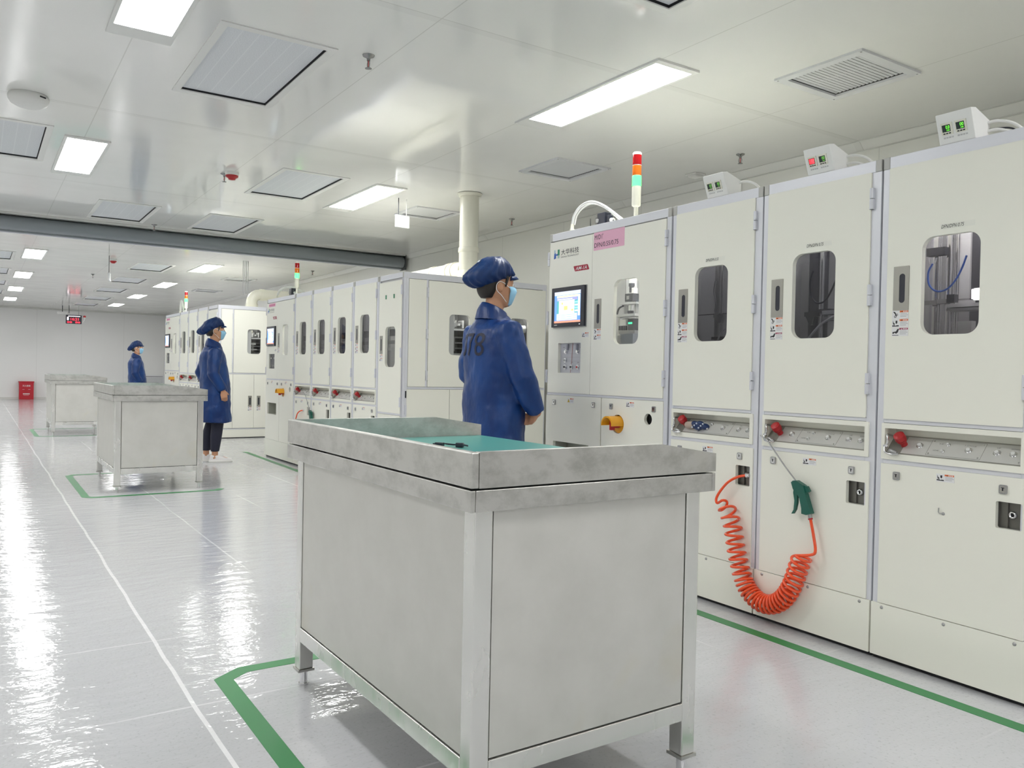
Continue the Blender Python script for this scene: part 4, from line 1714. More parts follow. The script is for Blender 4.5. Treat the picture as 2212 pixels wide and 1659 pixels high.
# ================================================================== AIR GUN WITH COILED HOSE
def air_gun(label, loc, rz, sc=(1, 1, 1)):
    """coordinates: x along the machine front, z up, y out of the door (negative = towards the aisle);
    origin is the point x=-2.415 of the nearest machine front"""
    t = thing('air_gun', label, 'air gun', loc, rz, group='air blow guns with coiled hoses', sc=sc)
    X0 = 2.415

    def P(x, z, y):
        return Vector((x+X0, y, z))
    poly = [(-2.195, .639), (-2.186, .647), (-2.171, .649), (-2.133, .633), (-2.129, .620), (-2.122, .596), (-2.093, .521), (-2.101, .517),
            (-2.116, .512), (-2.139, .514), (-2.140, .536), (-2.151, .578), (-2.161, .591), (-2.168, .593), (-2.185, .613)]
    b = B()
    b.prism([(x+X0, z) for x, z in poly][::-1], -.046, -.022, DGREEN)
    b.prism([(x+X0, z) for x, z in ((-2.136, .633), (-2.118, .631), (-2.105, .612), (-2.116, .604), (-2.128, .606))][::-1], -.040, -.028, DGREEN)
    for k in range(9):
        z = .527+.007*k
        x = -2.098-.0028*k*.98
        b.box(x+X0-.004, x+X0+.0025, -.044, -.024, z-.0018, z+.0018, DGREEN)
    b.build('gun_body', t, bevel=.004, seg=3)
    b = B()
    tr = [(-2.185, .613), (-2.166, .590), (-2.167, .554), (-2.173, .525), (-2.184, .507), (-2.194, .505), (-2.183, .524), (-2.180, .563), (-2.187, .596)]
    b.prism([(x+X0, z) for x, z in tr][::-1], -.040, -.028, DGREEN)
    b.build('trigger', t, bevel=.002)
    b = B()
    b.tube([P(-2.176, .643, -.034), P(-2.239, .704, -.034), P(-2.311, .780, -.034), P(-2.334, .806, -.034), P(-2.377, .824, -.030)], .0032, METG, 10)
    b.build('nozzle_tube', t)
    b = B()
    b.cyl(P(-2.107, .519, -.034), P(-2.103, .500, -.034), .008, METG, n=6)
    b.cyl(P(-2.103, .500, -.034), P(-2.101, .494, -.034), .0095, RED, n=14)
    b.build('hose_fitting', t)
    path = [(-2.577, .500), (-2.553, .478), (-2.532, .450), (-2.515, .415), (-2.503, .379), (-2.494, .338), (-2.485, .301), (-2.475, .267), (-2.464, .237), (-2.454, .206),
            (-2.440, .176), (-2.426, .150), (-2.402, .123), (-2.372, .104), (-2.339, .092), (-2.303, .092), (-2.265, .103), (-2.231, .125),
            (-2.201, .158), (-2.179, .196), (-2.163, .233), (-2.151, .269), (-2.139, .305), (-2.127, .341)]
    C_ = spline([P(x, z, -.047) for x, z in path], 24)
    seg = [0]
    for i in range(1, len(C_)):
        seg.append(seg[-1]+(C_[i]-C_[i-1]).length)
    Ltot = seg[-1]
    # turns per metre varies along the coil: loose, dense at the bottom, looser again
    pts = []
    th = 2.6
    R = .0375
    prev = 0
    ns = 1500
    j = 0
    for i in range(ns+1):
        s_ = Ltot*i/ns
        while j < len(seg)-2 and seg[j+1] < s_:
            j += 1
        f = (s_-seg[j])/max(1e-9, seg[j+1]-seg[j])
        c = C_[j].lerp(C_[j+1], f)
        T = (C_[min(j+1, len(C_)-1)]-C_[j]).normalized()
        u = s_/Ltot
        if u < .42:
            pitch = .046 - .016*(u/.42)
        elif u < .74:
            pitch = .020
        else:
            pitch = .020+.010*min(1, (u-.74)/.2)
        th += 2*pi*(s_-prev)/pitch
        prev = s_
        N = Vector((0, -1, 0))
        Bn = T.cross(N).normalized()
        r = R*min(1, .35+u*14)
        pts.append(c + (Bn*cos(th) + N*sin(th))*r)
    lead = spline([P(-2.464, .634, -.0), P(-2.495, .626, -.03), P(-2.540, .598, -.045), P(-2.588, .550, -.045), P(-2.613, .510, -.045), P(-2.606, .490, -.045), pts[0]], 8)
    end = spline([pts[-1], P(-2.085, .352, -.045), P(-2.070, .372, -.040), P(-2.085, .430, -.034), P(-2.101, .494, -.034)], 8)
    b = B()
    b.tube(lead[:-1]+pts+end[1:], .0062, ORANGE, 10)
    h_ = b.build('coiled_hose', t)
    h_['label'] = 'bright orange coiled hose'
    b = B()
    b.lathe([(.011, 0), (.011, .010), (.008, .016), (.006, .017)], CHROME, P(-2.464, .634, -.0), 14, 'y')
    b.lathe([(.006, .012), (.0065, .03)], BRACK, P(-2.464, .634, .03), 12, 'y')
    b.build('hose_plug', t)
    return t


g1 = air_gun('dark green air gun with orange coiled hose hanging on the nearest machine', P1(-2.415), A1)
x = -9.929+1.077*SX
g2 = air_gun('small air gun with orange hose hanging on the middle machine',
             P2(x+.5765*SX*.68), A2, (SX, 1, SZ))

# ================================================================== THINGS ON THE MACHINE ROOFS
def onroof(x, D, m, c, dy, z):
    p = row_place(x, D, m, c)
    return (p[0], p[1]+dy, z)


bx = []
for i, (x0, disp, lb) in enumerate(((-2.760, ('g', 'g'), 'white controller box with two faint green displays, leftmost of the three on the nearest machine'),
                                    (-2.185, ('r', 'g'), 'white controller box with a red and a green display on the nearest machine'),
                                    (-1.617, ('g2', 'g2'), 'white controller box with two green displays, rightmost, with hoses behind'))):
    t = thing('controller_box', lb, 'controller', onroof(x0, 2.9338, .0166, 2.5, .004, HT+.001), A1, group='white controller boxes on the nearest machine')
    b = B()
    W_ = .128
    Mx = Matrix(((0, 0, 0, 0), (1, 0, 0, 0), (0, 1, 0, 0), (0, 0, 0, 1)))
    # side profile in (y,z): sloping front leaning outwards at the top
    prof = [(.0, .0), (.105, .0), (.105, .088), (.045, .100), (-.034, .100)]
    prof = [(.0, .0), (.09, .0), (.09, .078), (-.006, .108), (-.038, .102)]
    vs = [(-.001, y, z) for y, z in prof]+[(W_, y, z) for y, z in prof]
    n_ = len(prof)
    fs = [tuple(range(n_))[::-1], tuple(range(n_, 2*n_))] + [(k, (k+1) % n_, n_+(k+1) % n_, n_+k) for k in range(n_)]
    b.add(vs, fs, WHITE)
    b.build('housing', t, bevel=.003)
    a = math.atan2(.038, .102)
    Mt = Matrix.Rotation(a, 4, 'X')
    for k, d_ in enumerate(disp):
        b = B()
        xx = .019+.050*k
        b.box(xx-.004, xx+.036, -.0035, -.0003, .033, .075, IVORY, M=Mt)
        b.box(xx, xx+.029, -.0042, -.0035, .044, .069, mat('lcd_dark', (.02, .035, .03), .3), M=Mt)
        cc_ = {'g': em('digits_dim_green', (.25, .75, .12), .8), 'g2': em('digits_green', (.18, 1., .06), 1.4), 'r': em('digits_red', (1, .08, .10), 2.2)}[d_]
        if d_ == 'r':
            b.box(xx+.002, xx+.027, -.0045, -.0042, .046, .067, mat('lcd_red', (.5, .02, .03), .4, emit=(1, .06, .08), es=.8), M=Mt)
        b.text('0.0' if k == 0 else '00', xx+.014, -.0048, .054, .012, cc_, width=.013, M=Mt)
        b.text('100', xx+.016, -.0048, .0465, .005, cc_, width=.010, M=Mt)
        for q in range(3):
            b.box(xx+.002+.010*q, xx+.009+.010*q, -.0045, -.0035, .036, .040, BLKI, M=Mt)
        b.build('display', t)
        b = B()
        for q in range(4):
            b.box(xx-.001+.0095*q, xx+.006+.0095*q, -.0007, -.0001, .020, .0255, mat('faded_ink', (.55, .55, .55), .6), M=Mt)
        b.build('caption', t)
    b = B()
    for k in range(2 if i else 1):
        z1 = .066-.030*k
        b.tube(spline([(W_-.015, .075, z1), (W_+.03, .085, z1+.002), (W_+.08, .095, z1-.018), (W_+.125, .105, .0)], 8), .0055, WHITE, 10)
    if i == 2:
        b.tube(spline([(W_-.01, .085, .045), (W_+.03, .10, .045), (W_+.07, .11, .035), (W_+.10, .12, .0)], 8), .003, NAVYBLK, 8)
    b.build('hose', t)


def signal_tower(label, loc, s, glow=9., top=True):
    t = thing('signal_tower', label, 'signal light', loc, group='red orange green signal towers on the machines', sc=(s, s, s))
    b = B()
    b.box(-.020, .020, -.020, .020, .0, .030, WHITE)
    b.cyl((0, 0, .03), (0, 0, .10), .0105, IVORY, n=20)
    b.build('foot', t, bevel=.004)
    b = B()
    b.lathe([(.012, .078), (.021, .084), (.0225, .092), (.0225, .178), (.0215, .182)], IVORY, n=28)
    b.build('base', t)
    z = .184
    for nm, m_ in (('green_lens', em('lens_green', (.03, 1., .07), glow*.8)), ('orange_lens', mat('lens_orange', (.75, .17, .01), .15)),
                   ('red_lens', mat('lens_red', (.42, .004, .008), .15))):
        b = B()
        b.lathe([(.0225, z), (.0225, z+.048), (.0215, z+.050)], m_, n=28)
        o = b.build(nm, t)
        o['label'] = nm.replace('_', ' ')
        z += .052
        b = B()
        b.lathe([(.0222, z-.004), (.0222, z)], IVORY, n=28)
        if nm != 'red_lens':
            b.build('divider_ring', t)
    b = B()
    b.lathe([(.0225, z-.002), (.0225, z+.006), (.018, z+.012), (.004, z+.014)], WHITE, n=28)
    b.build('cap', t)
    return t


signal_tower('nearest signal tower with green lit, on the roof of the nearest machine', (-3.43, 3.085, HT), 1.12)
signal_tower('middle signal tower with green lit, on the roof of the middle machine', (-9.14, 3.06, HT*SZ), 1.12, 12)
signal_tower('farthest signal tower with green lit, on the roof of the farthest machine', (-15.15, 3.08, HT*SZ3), 1.12, 14)


def air_loop(label, loc, rz, s, flip=False):
    t = thing('air_hose', label, 'hose', loc, rz, group='white air hoses looping over the machine roofs', sc=(s, s, s))
    b = B()
    b.tube(spline([(0, 0, .055), (.02, .0, .115), (.09, .0, .165), (.20, .0, .175), (.33, .0, .125), (.50, .0, .018)], 8), .0085, WHITE, 12)
    b.tube(spline([(.008, .012, .055), (.035, .012, .115), (.10, .012, .155), (.20, .012, .163), (.33, .012, .113), (.48, .012, .01)], 8), .005, WHITE, 10)
    b.build('hose', t)
    b = B()
    b.lathe([(.012, 0), (.012, .012), (.016, .014), (.016, .026), (.011, .03), (.013, .045), (.009, .06)], IVORY, n=18)
    b.build('fitting', t)
    return t


air_loop('white air hose looping up from a fitting, left end of the nearest machine roof', (-3.93, 3.02, HT), 0, .92)
air_loop('white air hose looping on the roof of the middle machine, left of its signal tower', (-9.80, 3.04, HT*SZ), .9, .9)
air_loop('white air hose looping behind the signal tower of the farthest machine', (-15.95, 3.14, HT*SZ3), -.12, 1.5)


def valve(label, loc, rz, s=1):
    t = thing('valve_block', label, 'valve', loc, rz, group='black valve blocks on the machine roofs', sc=(s, s, s))
    b = B()
    b.box(0, .07, 0, .05, .0, .105, NAVYBLK)
    b.box(.072, .10, .01, .04, .02, .085, NAVYBLK)
    b.cyl((.01, -.002, .06), (.01, -.008, .06), .012, METG, n=14)
    b.box(.005, .055, -.006, 0, .02, .028, METG)
    b.build('block', t, bevel=.004)
    b = B()
    b.cyl((.10, .025, .055), (.125, .025, .05), .013, WHITE, n=14)
    b.tube(spline([(.12, .025, .05), (.16, .02, .03), (.20, .02, .012)], 6), .008, NAVYBLK, 8)
    b.build('connector', t)
    return t


valve('black valve block on the nearest machine roof, under the looping white hose', (-3.78, 3.09, HT), 0)
valve('black valve block on the middle machine roof beside the signal tower', (-9.50, 3.09, HT*SZ), 0, 1.1)
valve('black valve block on the farthest machine roof, left of the signal tower', (-15.50, 3.09, HT*SZ3), 0, 1.1)

# rods modelled in place of dark line reflections on the right wall
cdt = thing('reflection_rod', 'thin grey vertical rods standing in for reflections on the right wall behind the nearest machine roof', 'reflection', (-6.29, 5.06, 0), group='thin rods standing in for reflections on the right wall')
b = B()
b.cyl((0, 0, .0), (0, 0, ZC-.1), .006, METG, n=8)
b.build('rod', cdt)
for k in range(4):
    dup(cdt, (-6.20+.093*k, 5.06, 0))

# ------------------------------------------------------------------ ducts
dt = thing('duct_pipe', 'tall cream duct from the middle machine roof up to the ceiling', 'duct', (-6.47, 3.775, 0))
b = B()
zr = HT*SZ
b.cyl((0, 0, zr), (0, 0, ZC-.002), .088, PIPE, n=36)
b.lathe([(.096, zr+.0), (.096, zr+.10), (.090, zr+.105)], PIPE, n=36)
b.lathe([(.093, zr+.27), (.096, zr+.275), (.096, zr+.31), (.093, zr+.315)], PIPE, n=36)
b.lathe([(.10, ZC-.03), (.115, ZC-.004)], PIPE, n=36)
b.build('vertical_pipe', dt)
b = B()
b.tube([(-.05, .0, zr+.115), (-1.6, .0, zr+.115)], .082, PIPE, 32)
for xx in (-.20, -.30, -.62):
    b.tube([(xx, 0, zr+.115), (xx-.06, 0, zr+.115)], .090, PIPE, 32)
b.build('branch_pipe', dt)
d3 = thing('duct_pipe', 'cream duct with an elbow rising from the farthest machine roof', 'duct', (-12.9, 3.60, 0))
b = B()
zr = HT*SZ3
pts = [(0, 0, zr), (0, 0, zr+.10)] + [(0, .12-.12*cos(a), zr+.10+.12*sin(a)) for a in (.3, .6, .9, 1.2, pi/2)] + [(0, 1.3, zr+.22)]
b.tube(pts, .085, PIPE, 32)
b.tube([(0, 0, zr), (0, 0, zr+.07)], .093, PIPE, 32)
b.tube([(0, .12, zr+.22), (0, .19, zr+.22)], .093, PIPE, 32)
b.build('elbow_pipe', d3)
b = B()
b.tube([(.10, .32, zr+.06), (.35, 1.3, zr+.09)], .055, PIPE, 24)
b.build('low_pipe', d3)
rods = thing('hanger_rod', 'thin hanger rods between the ceiling and the far duct', 'rod', (-12.75, 3.42, ZC), group='thin rods hanging over the farthest machine')
b = B()
b.cyl((0, 0, 0), (0, 0, -.52), .005, METG, n=8)
b.build('rod', rods)
for k in range(3):
    dup(rods, (-12.75, 3.445+.025*k, ZC))

# ------------------------------------------------------------------ hanging signs
def hang_sign(name, label, cat, loc, w_, h_, drop, body, rz=0):
    t = thing(name, label, cat, loc, rz)
    b = B()
    b.box(-.012, .012, -w_/2, w_/2, -drop-h_, -drop, body)
    b.build('sign_box', t, bevel=.003)
    b = B()
    b.cyl((0, -w_*.30, 0), (0, -w_*.30, -drop), .0045, NAVYBLK, n=8)
    b.build('black_rod', t)
    b = B()
    b.cyl((0, w_*.30, 0), (0, w_*.30, -drop), .003, WHITE, n=8)
    b.build('white_cord', t)
    return t


ex = hang_sign('exit_sign', 'white hanging exit sign box on two rods, left of the vertical duct', 'exit sign', (-7.06, 3.38, ZC), .15, .115, .16, mat('sign_white', (.82, .84, .86), .35, emit=(1, 1, 1), es=.06))
ex.rotation_euler = (0, 0, .12)
hs = hang_sign('hanging_sign', 'small hanging unlit sign seen nearly edge on beyond the shutter', 'sign', (-13.6, 1.66, ZC), .16, .12, .26, mat('sign_clear_white', (.72, .74, .76), .3))
hs.rotation_euler = (0, 0, 1.35)

# LED clock board near the far wall
lc = thing('led_display', 'black hanging display board with glowing red digits near the far wall', 'display', (-26.0, 2.28, 0))
b = B()
b.box(-.03, .03, -.20, .20, 2.205, 2.455, NAVYBLK)
b.build('case', lc, bevel=.012)
b = B()
Mc = Matrix(((0, -1, 0, .0305), (1, 0, 0, -.20), (0, 0, 1, 2.205), (0, 0, 0, 1)))   # reads along +y, faces +x
LR = em('led_red', (1., .03, .06), 2.2)
b.text('16:21', .12, -.002, .095, .075, LR, width=.20, M=Mc, bold=.004)
b.text('88  88', .03, -.002, .022, .045, LR, width=.33, M=Mc, bold=.004)
b.box(.06, .36, -.002, 0, .205, .222, em('led_white', (1, .9, .95), 1.5), M=Mc)
b.box(.03, .07, -.002, 0, .10, .19, em('led_white', (1, .9, .95), 1.5), M=Mc)
b.build('digits', lc)
b = B()
b.cyl((0, -.12, 2.50), (0, -.12, ZC), .008, NAVYBLK, n=8)
b.cyl((0, .12, 2.45), (0, .12, ZC), .006, METG, n=8)
b.build('hanger', lc)
cb = thing('camera_bracket', 'white camera on a bracket beside the red display board', 'camera', (-26.2, 2.06, 0))
b = B()
b.box(-.04, .04, -.18, .16, 2.475, 2.545, WHITE)
b.cyl((0, -.05, 2.545), (0, -.05, ZC), .010, NAVYBLK, n=8)
b.build('bracket', cb, bevel=.01)
b = B()
b.cyl((.04, .05, 2.51), (.16, .09, 2.50), .03, WHITE, n=16)
b.build('camera_body', cb)
al = thing('alarm_lamp', 'small red alarm lamp on an arm right of the red display board', 'alarm', (-26.0, 2.55, 0))
b = B()
b.lathe([(.035, 2.40), (.035, 2.44), (.01, 2.455)], RED, n=16)
b.build('red_dome', al)
b = B()
b.tube(spline([(0, 0, 2.40), (0, 0, 2.33), (0, -.04, 2.27), (0, -.075, 2.26)], 6), .01, WHITE, 8)
b.box(-.02, .02, -.02, .02, 2.38, 2.40, WHITE)
b.build('arm', al)

# ------------------------------------------------------------------ far wall items
eb = thing('extinguisher_box', 'bright red fire extinguisher box standing against the far wall', 'fire extinguisher box', (-27.75, 1.22, 0))
b = B()
b.box(-.12, .12, -.185, .185, .0, .50, REDBOX)
b.build('box', eb, bevel=.006)
b = B()
b.box(-.13, .13, -.20, .20, .50, .53, REDBOX)
b.build('lid', eb, bevel=.008)
b = B()
Mc = Matrix(((0, -1, 0, .1205), (1, 0, 0, -.185), (0, 0, 1, 0), (0, 0, 0, 1)))
b.text('灭火器箱', .085, -.001, .375, .05, STICK, width=.20, M=Mc, bold=.004)
for q in range(5):
    b.box(.10+.035*q, .128+.035*q, -.001, 0, .15, .178, STICK, M=Mc)
b.box(.11, .25, -.001, 0, .12, .126, STICK, M=Mc)
b.box(.085, .14, -.001, 0, .29, .295, STICK, M=Mc)
b.box(.23, .285, -.001, 0, .29, .295, STICK, M=Mc)
b.build('lettering', eb)
vt = thing('wall_louvre', 'white louvred air return grille low on the far wall', 'wall vent', (-27.895, 4.55, .16))
b = B()
Mw = Matrix(((0, -1, 0, 0), (1, 0, 0, 0), (0, 0, 1, 0), (0, 0, 0, 1)))
b.prism(rr(-.42, .48, 0, .60), -.03, 0, VENTW, holes=[rr(-.38, .44, .04, .56)], M=Mw)
b.build('frame', vt)
b = B()
for k in range(11):
    z = .06+.045*k
    b.box(-.38, .44, -.024, -.020, z, z+.036, VENTW, M=Mw @ Matrix.Translation((0, -.005, 0)))
    b.box(-.38, .44, -.02, -.004, z-.002, z+.002, VENTW, M=Mw)
b.box(-.38, .44, -.002, -.0005, .04, .56, mat('duct_inner'), M=Mw)
b.build('louvre', vt)

# ================================================================== PEOPLE
def hand_mesh(b, wrist, d, nrm, side):
    """palm, four unequal curled fingers and a thumb; d = along the hand, nrm = palm side, side = towards the thumb"""
    w0 = Vector(wrist)
    d = Vector(d).normalized()
    nrm = (Vector(nrm)-d*Vector(nrm).dot(d)).normalized()
    sd = Vector(side)
    sd = (sd-d*sd.dot(d)-nrm*sd.dot(nrm)).normalized()
    u, v = sd, nrm
    if u.cross(v).dot(d) < 0:
        v = -nrm
    b.loft([(w0-d*.02, u*.026, v*.020), (w0+d*.012, u*.028, v*.018), (w0+d*.04, u*.040, v*.017), (w0+d*.075, u*.042, v*.015), (w0+d*.088, u*.038, v*.012)], SKIN, 16)
    for k, (off, ln) in enumerate(((.030, .066), (.010, .074), (-.010, .069), (-.029, .054))):
        p = w0+d*.078+sd*off
        dirv = d.copy()
        pts = [p-d*.012, p]
        for j, fr in enumerate((.42, .32, .26)):
            ax = (dirv*cos(.42+.04*k) + nrm*sin(.42+.04*k)).normalized()
            q = (nrm*cos(.42+.04*k) - dirv*sin(.42+.04*k)).normalized()
            p = p+ax*ln*fr
            pts.append(p.copy())
            dirv = ax
            nrm2 = q
        b.tube(pts, [.0095, .0095, .0088, .0082, .0068], SKIN, 10)
    p = w0+d*.018+sd*.026
    tdir = (d*.75+sd*.62+nrm*.25).normalized()
    b.tube([p-tdir*.01, p+tdir*.022, p+tdir*.045+nrm*.004, p+tdir*.064+nrm*.012], [.012, .0115, .0095, .0075], SKIN, 10)


def remesh(o, vox, smooth=4, fac=.6):
    m = o.modifiers.new('remesh', 'REMESH')
    m.mode = 'VOXEL'
    m.voxel_size = vox
    m.use_smooth_shade = True
    s = o.modifiers.new('smooth', 'SMOOTH')
    s.iterations = smooth
    s.factor = fac


def person(label, loc, rz, s, arms, coat_rings, shoes=True, tag_num=None, cap_back=.15, cap_sag=.0, cap_tag=False, vox=.006, legs=((.085, 0.), (-.085, 0.)), head_yaw=0., head_tilt=0., collar_dy=0., group=None, seed=0):
    t = thing('person', label, 'person', loc, rz, sc=(s, s, s))
    b = B()
    b.loft([((0, 0, .82), (.13, 0, 0), (0, .10, 0)), ((0, 0, .92), (.155, 0, 0), (0, .11, 0)), ((0, 0, 1.05), (.135, 0, 0), (0, .10, 0)),
            ((0, -.01, 1.20), (.150, 0, 0), (0, .095, 0)), ((0, -.018, 1.30), (.135, 0, 0), (0, .075, 0)), ((0, -.016, 1.355), (.085, 0, 0), (0, .055, 0)), ((0, -.01, 1.39), (.055, 0, 0), (0, .055, 0))], SKIN, 24)
    for lx, ly in legs:
        sg = 1 if lx > 0 else -1
        b.tube([(lx, 0, .90), (lx, .01, .70), (lx*1.02, ly*.5+.015, .47), (lx*1.05, ly-.02, .30), (lx*1.05, ly-.03, .12), (lx*1.05, ly-.03, .05)],
               [.085, .078, .055, .053, .036, .034], SKIN, 16)
        b.tube([(lx*1.05, ly-.055, .045), (lx*1.08, ly+.02, .045), (lx*1.12, ly+.10, .035), (lx*1.14, ly+.12, .028)], [.024, .026, .022, .014], SKIN, 14)
    for (sh, el, wr, hd, hn, hs_) in arms:
        b.tube([(sh[0]*.6, sh[1]-.005, sh[2]-.015), sh, el, wr], [.042, .048, .038, .027], SKIN, 16)
        hand_mesh(b, wr, hd, hn, hs_)
    # neck and head (head may turn and tilt)
    b.tube([(0, -.015, 1.36), (0, -.008, 1.42), (0, .0, 1.50)], [.056, .052, .052], SKIN, 20)
    Mh = Matrix.Translation((0, 0, 1.45)) @ Matrix.Rotation(head_yaw, 4, 'Z') @ Matrix.Rotation(head_tilt, 4, 'X') @ Matrix.Translation((0, 0, -1.45))
    hb = B()
    prof = [(1.440, .040, .018, .018), (1.446, .040, .036, .036), (1.458, .036, .048, .050), (1.478, .027, .058, .068), (1.508, .017, .067, .085), (1.54, .010, .0725, .094), (1.575, .004, .0755, .098),
            (1.61, .0, .073, .094), (1.637, -.004, .061, .079), (1.655, -.004, .040, .052), (1.662, -.004, .015, .018)]
    hb.loft([((0, yc, z), (a, 0, 0), (0, b_, 0)) for z, yc, a, b_ in prof], SKIN, 28)
    hb.tube([(0, .094, 1.575), (0, .108, 1.550), (0, .120, 1.528), (0, .105, 1.518)], [.008, .010, .014, .009], SKIN, 10)
    hb.tube([(-.035, .085, 1.585), (0, .094, 1.588), (.035, .085, 1.585)], [.008, .010, .008], SKIN, 8)
    for sg in (-1, 1):
        hb.ball((sg*.077, -.008, 1.545), .031, SKIN, 14, (.32, .62, 1))
        hb.tube([(sg*.078, .004, 1.563), (sg*.088, -.014, 1.568), (sg*.090, -.024, 1.552), (sg*.084, -.018, 1.528)], .0045, SKIN, 8)
    b.v += []
    o0 = len(b.v)
    b.add(hb.v, hb.f, SKIN, True, Mh)
    body = b.build('body', t)
    remesh(body, vox, 3, .5)
    for sg in (-1, 1):
        b = B()
        b.ball((sg*.031, .083, 1.562), .0125, STICK, 14)
        b.ball((sg*.031, .0925, 1.562), .0055, BLKI, 10)
        e = b.build('eye', t)
        e.matrix_local = Mh.copy()
    # hair
    b = B()
    b.loft([((0, -.048, 1.488), (.040, 0, 0), (0, .036, 0)), ((0, -.046, 1.508), (.060, 0, 0), (0, .056, 0)), ((0, -.044, 1.54), (.0755, 0, 0), (0, .066, 0)),
            ((0, -.030, 1.58), (.079, 0, 0), (0, .080, 0)), ((0, -.006, 1.61), (.077, 0, 0), (0, .096, 0)), ((0, -.006, 1.64), (.064, 0, 0), (0, .080, 0))], HAIR, 28)
    for sg in (-1, 1):
        b.tube([(sg*.073, .040, 1.605), (sg*.0765, .034, 1.575), (sg*.076, .028, 1.548)], [.010, .009, .004], HAIR, 8)
    h_ = b.build('hair', t)
    hs_u = h_.modifiers.new('sub', 'SUBSURF')
    hs_u.levels = hs_u.render_levels = 1
    h_.matrix_local = Mh.copy()
    # cap
    b = B()
    n_, rows = 96, []
    cb_ = cap_back
    e_ = cb_-.10
    spec = [(-.004, 1.575, .0815, .104, .044, .02), (-.012-.25*e_, 1.583, .092, .113+.25*e_, .042, .075), (-.020-.5*e_, 1.603, .100, .126+.5*e_, .024, .045), (-.018-.42*e_, 1.632, .102, .118+.36*e_, .008, .028),
            (-.008-.2*e_, 1.664, .093, .097+.16*e_, .006, .020), (-.006-.2*e_, 1.694, .077, .080+.12*e_, -.004, .012), (-.1*e_, 1.713, .048, .05, 0, .010), (0, 1.721, .015, .018, 0, 0)]
    vs = []
    for (yc, z, a, bb, tilt, amp) in spec:
        for j in range(n_):
            q = 2*pi*j/n_
            k = 1+amp*cos(q*17+.6*sin(q*3))+amp*.5*sin(q*7)
            sag = -cap_sag*max(0, -sin(q))**1.5*(1 if 1.58 < z < 1.65 else .45)
            vs.append((cos(q)*a*k, yc+sin(q)*bb*k, z+sin(q)*tilt+sag))
    K = len(spec)
    fs = [(i*n_+j, i*n_+(j+1) % n_, (i+1)*n_+(j+1) % n_, (i+1)*n_+j) for i in range(K-1) for j in range(n_)]
    fs += [tuple(range(n_))[::-1], tuple(range((K-1)*n_, K*n_))]
    b.add(vs, fs, CAPM, True)
    cp = b.build('cap', t)
    cp.matrix_local = Mh.copy()
    sb = cp.modifiers.new('sub', 'SUBSURF')
    sb.levels = sb.render_levels = 1
    tc = bpy.data.textures.new('cap_folds', 'CLOUDS')
    tc.noise_scale = .035
    dc = cp.modifiers.new('folds', 'DISPLACE')
    dc.texture = tc
    dc.strength = .012
    dc.texture_coords = 'LOCAL'
    b = B()
    vs = []
    m_ = 12
    for i in range(m_+1):
        q = radians(38+104*i/m_)
        e = sin(pi*i/m_)
        for r_, dz in ((0, .002), (.022, -.006), (.036, -.018)):
            vs.append((cos(q)*(.083+r_*e), sin(q)*(.096+r_*e), 1.618+dz-.016*(1-e)))
    fs = [(i*3+k, (i+1)*3+k, (i+1)*3+k+1, i*3+k+1) for i in range(m_) for k in range(2)]
    b.add(vs, fs, CAPM, True)
    br = b.build('cap_brim', t)
    br.matrix_local = Mh.copy()
    so = br.modifiers.new('solid', 'SOLIDIFY')
    so.thickness = .004
    if cap_tag:
        b = B()
        g = 6
        vs = [((-.005+.034*(i/g)), -.13+.05*(k/g), 1.69) for i in range(g+1) for k in range(g+1)]
        b.add(vs, [(i*(g+1)+k, i*(g+1)+k+1, (i+1)*(g+1)+k+1, (i+1)*(g+1)+k) for i in range(g) for k in range(g)], mat('cap_tag_white', (.55, .62, .72), .5), True)
        tg = b.build('cap_tag', t)
        tg['label'] = 'pale rectangular tag on the cap'
        tg.matrix_local = Mh.copy()
        sw = tg.modifiers.new('sw', 'SHRINKWRAP')
        sw.target = cp
        sw.offset = .003
    # mask
    b = B()
    rowsm = [(1.447, .030, .046, .030), (1.458, .040, .056, .036), (1.478, .052, .074, .028), (1.505, .064, .096, .017), (1.530, .070, .112, .011), (1.548, .068, .108, .008), (1.556, .062, .100, .006)]
    m_ = 18
    vs = []
    for z, a, bb, yc in rowsm:
        for i in range(m_+1):
            q = radians(90+62*(2*i/m_-1))
            vs.append((cos(q)*(a+.008), yc+sin(q)*bb+.004 - .006*abs(cos(q)), z))
    fs = [(r_*(m_+1)+i, r_*(m_+1)+i+1, (r_+1)*(m_+1)+i+1, (r_+1)*(m_+1)+i) for r_ in range(len(rowsm)-1) for i in range(m_)]
    b.add(vs, fs, MASKM, True)
    mk = b.build('face_mask', t)
    mk['label'] = 'light blue face mask'
    mk.matrix_local = Mh.copy()
    so = mk.modifiers.new('solid', 'SOLIDIFY')
    so.thickness = .003
    b = B()
    for sg in (-1, 1):
        b.tube(spline([(sg*.068, .055, 1.545), (sg*.080, .020, 1.566), (sg*.086, -.010, 1.574), (sg*.087, -.030, 1.555), (sg*.084, -.026, 1.525), (sg*.076, .005, 1.500), (sg*.062, .040, 1.466)], 6), .0018, MASKW, 6)
    lp = b.build('ear_loop', mk)
    # coat
    b = B()
    b.loft([((0, yc, z), (a, 0, 0), (0, bb, 0)) for z, a, bb, yc in coat_rings], COAT, 40)
    for (sh, el, wr, hd, hn, hs_) in arms:
        sh, el, wr = Vector(sh), Vector(el), Vector(wr)
        mid = el.lerp(wr, .5)
        pts = [Vector((sh.x*.55, sh.y, sh.z-.01)), sh, sh.lerp(el, .5), el, mid, wr-(wr-el).normalized()*.03, wr]
        b.tube(pts, [.075, .080, .074, .068, .062, .052, .046], COAT, 24)
    ct = b.build('coat', t)
    remesh(ct, .011, 5, .6)
    tx = bpy.data.textures.new('folds', 'CLOUDS')
    tx.noise_scale = .15
    tx.noise_depth = 2
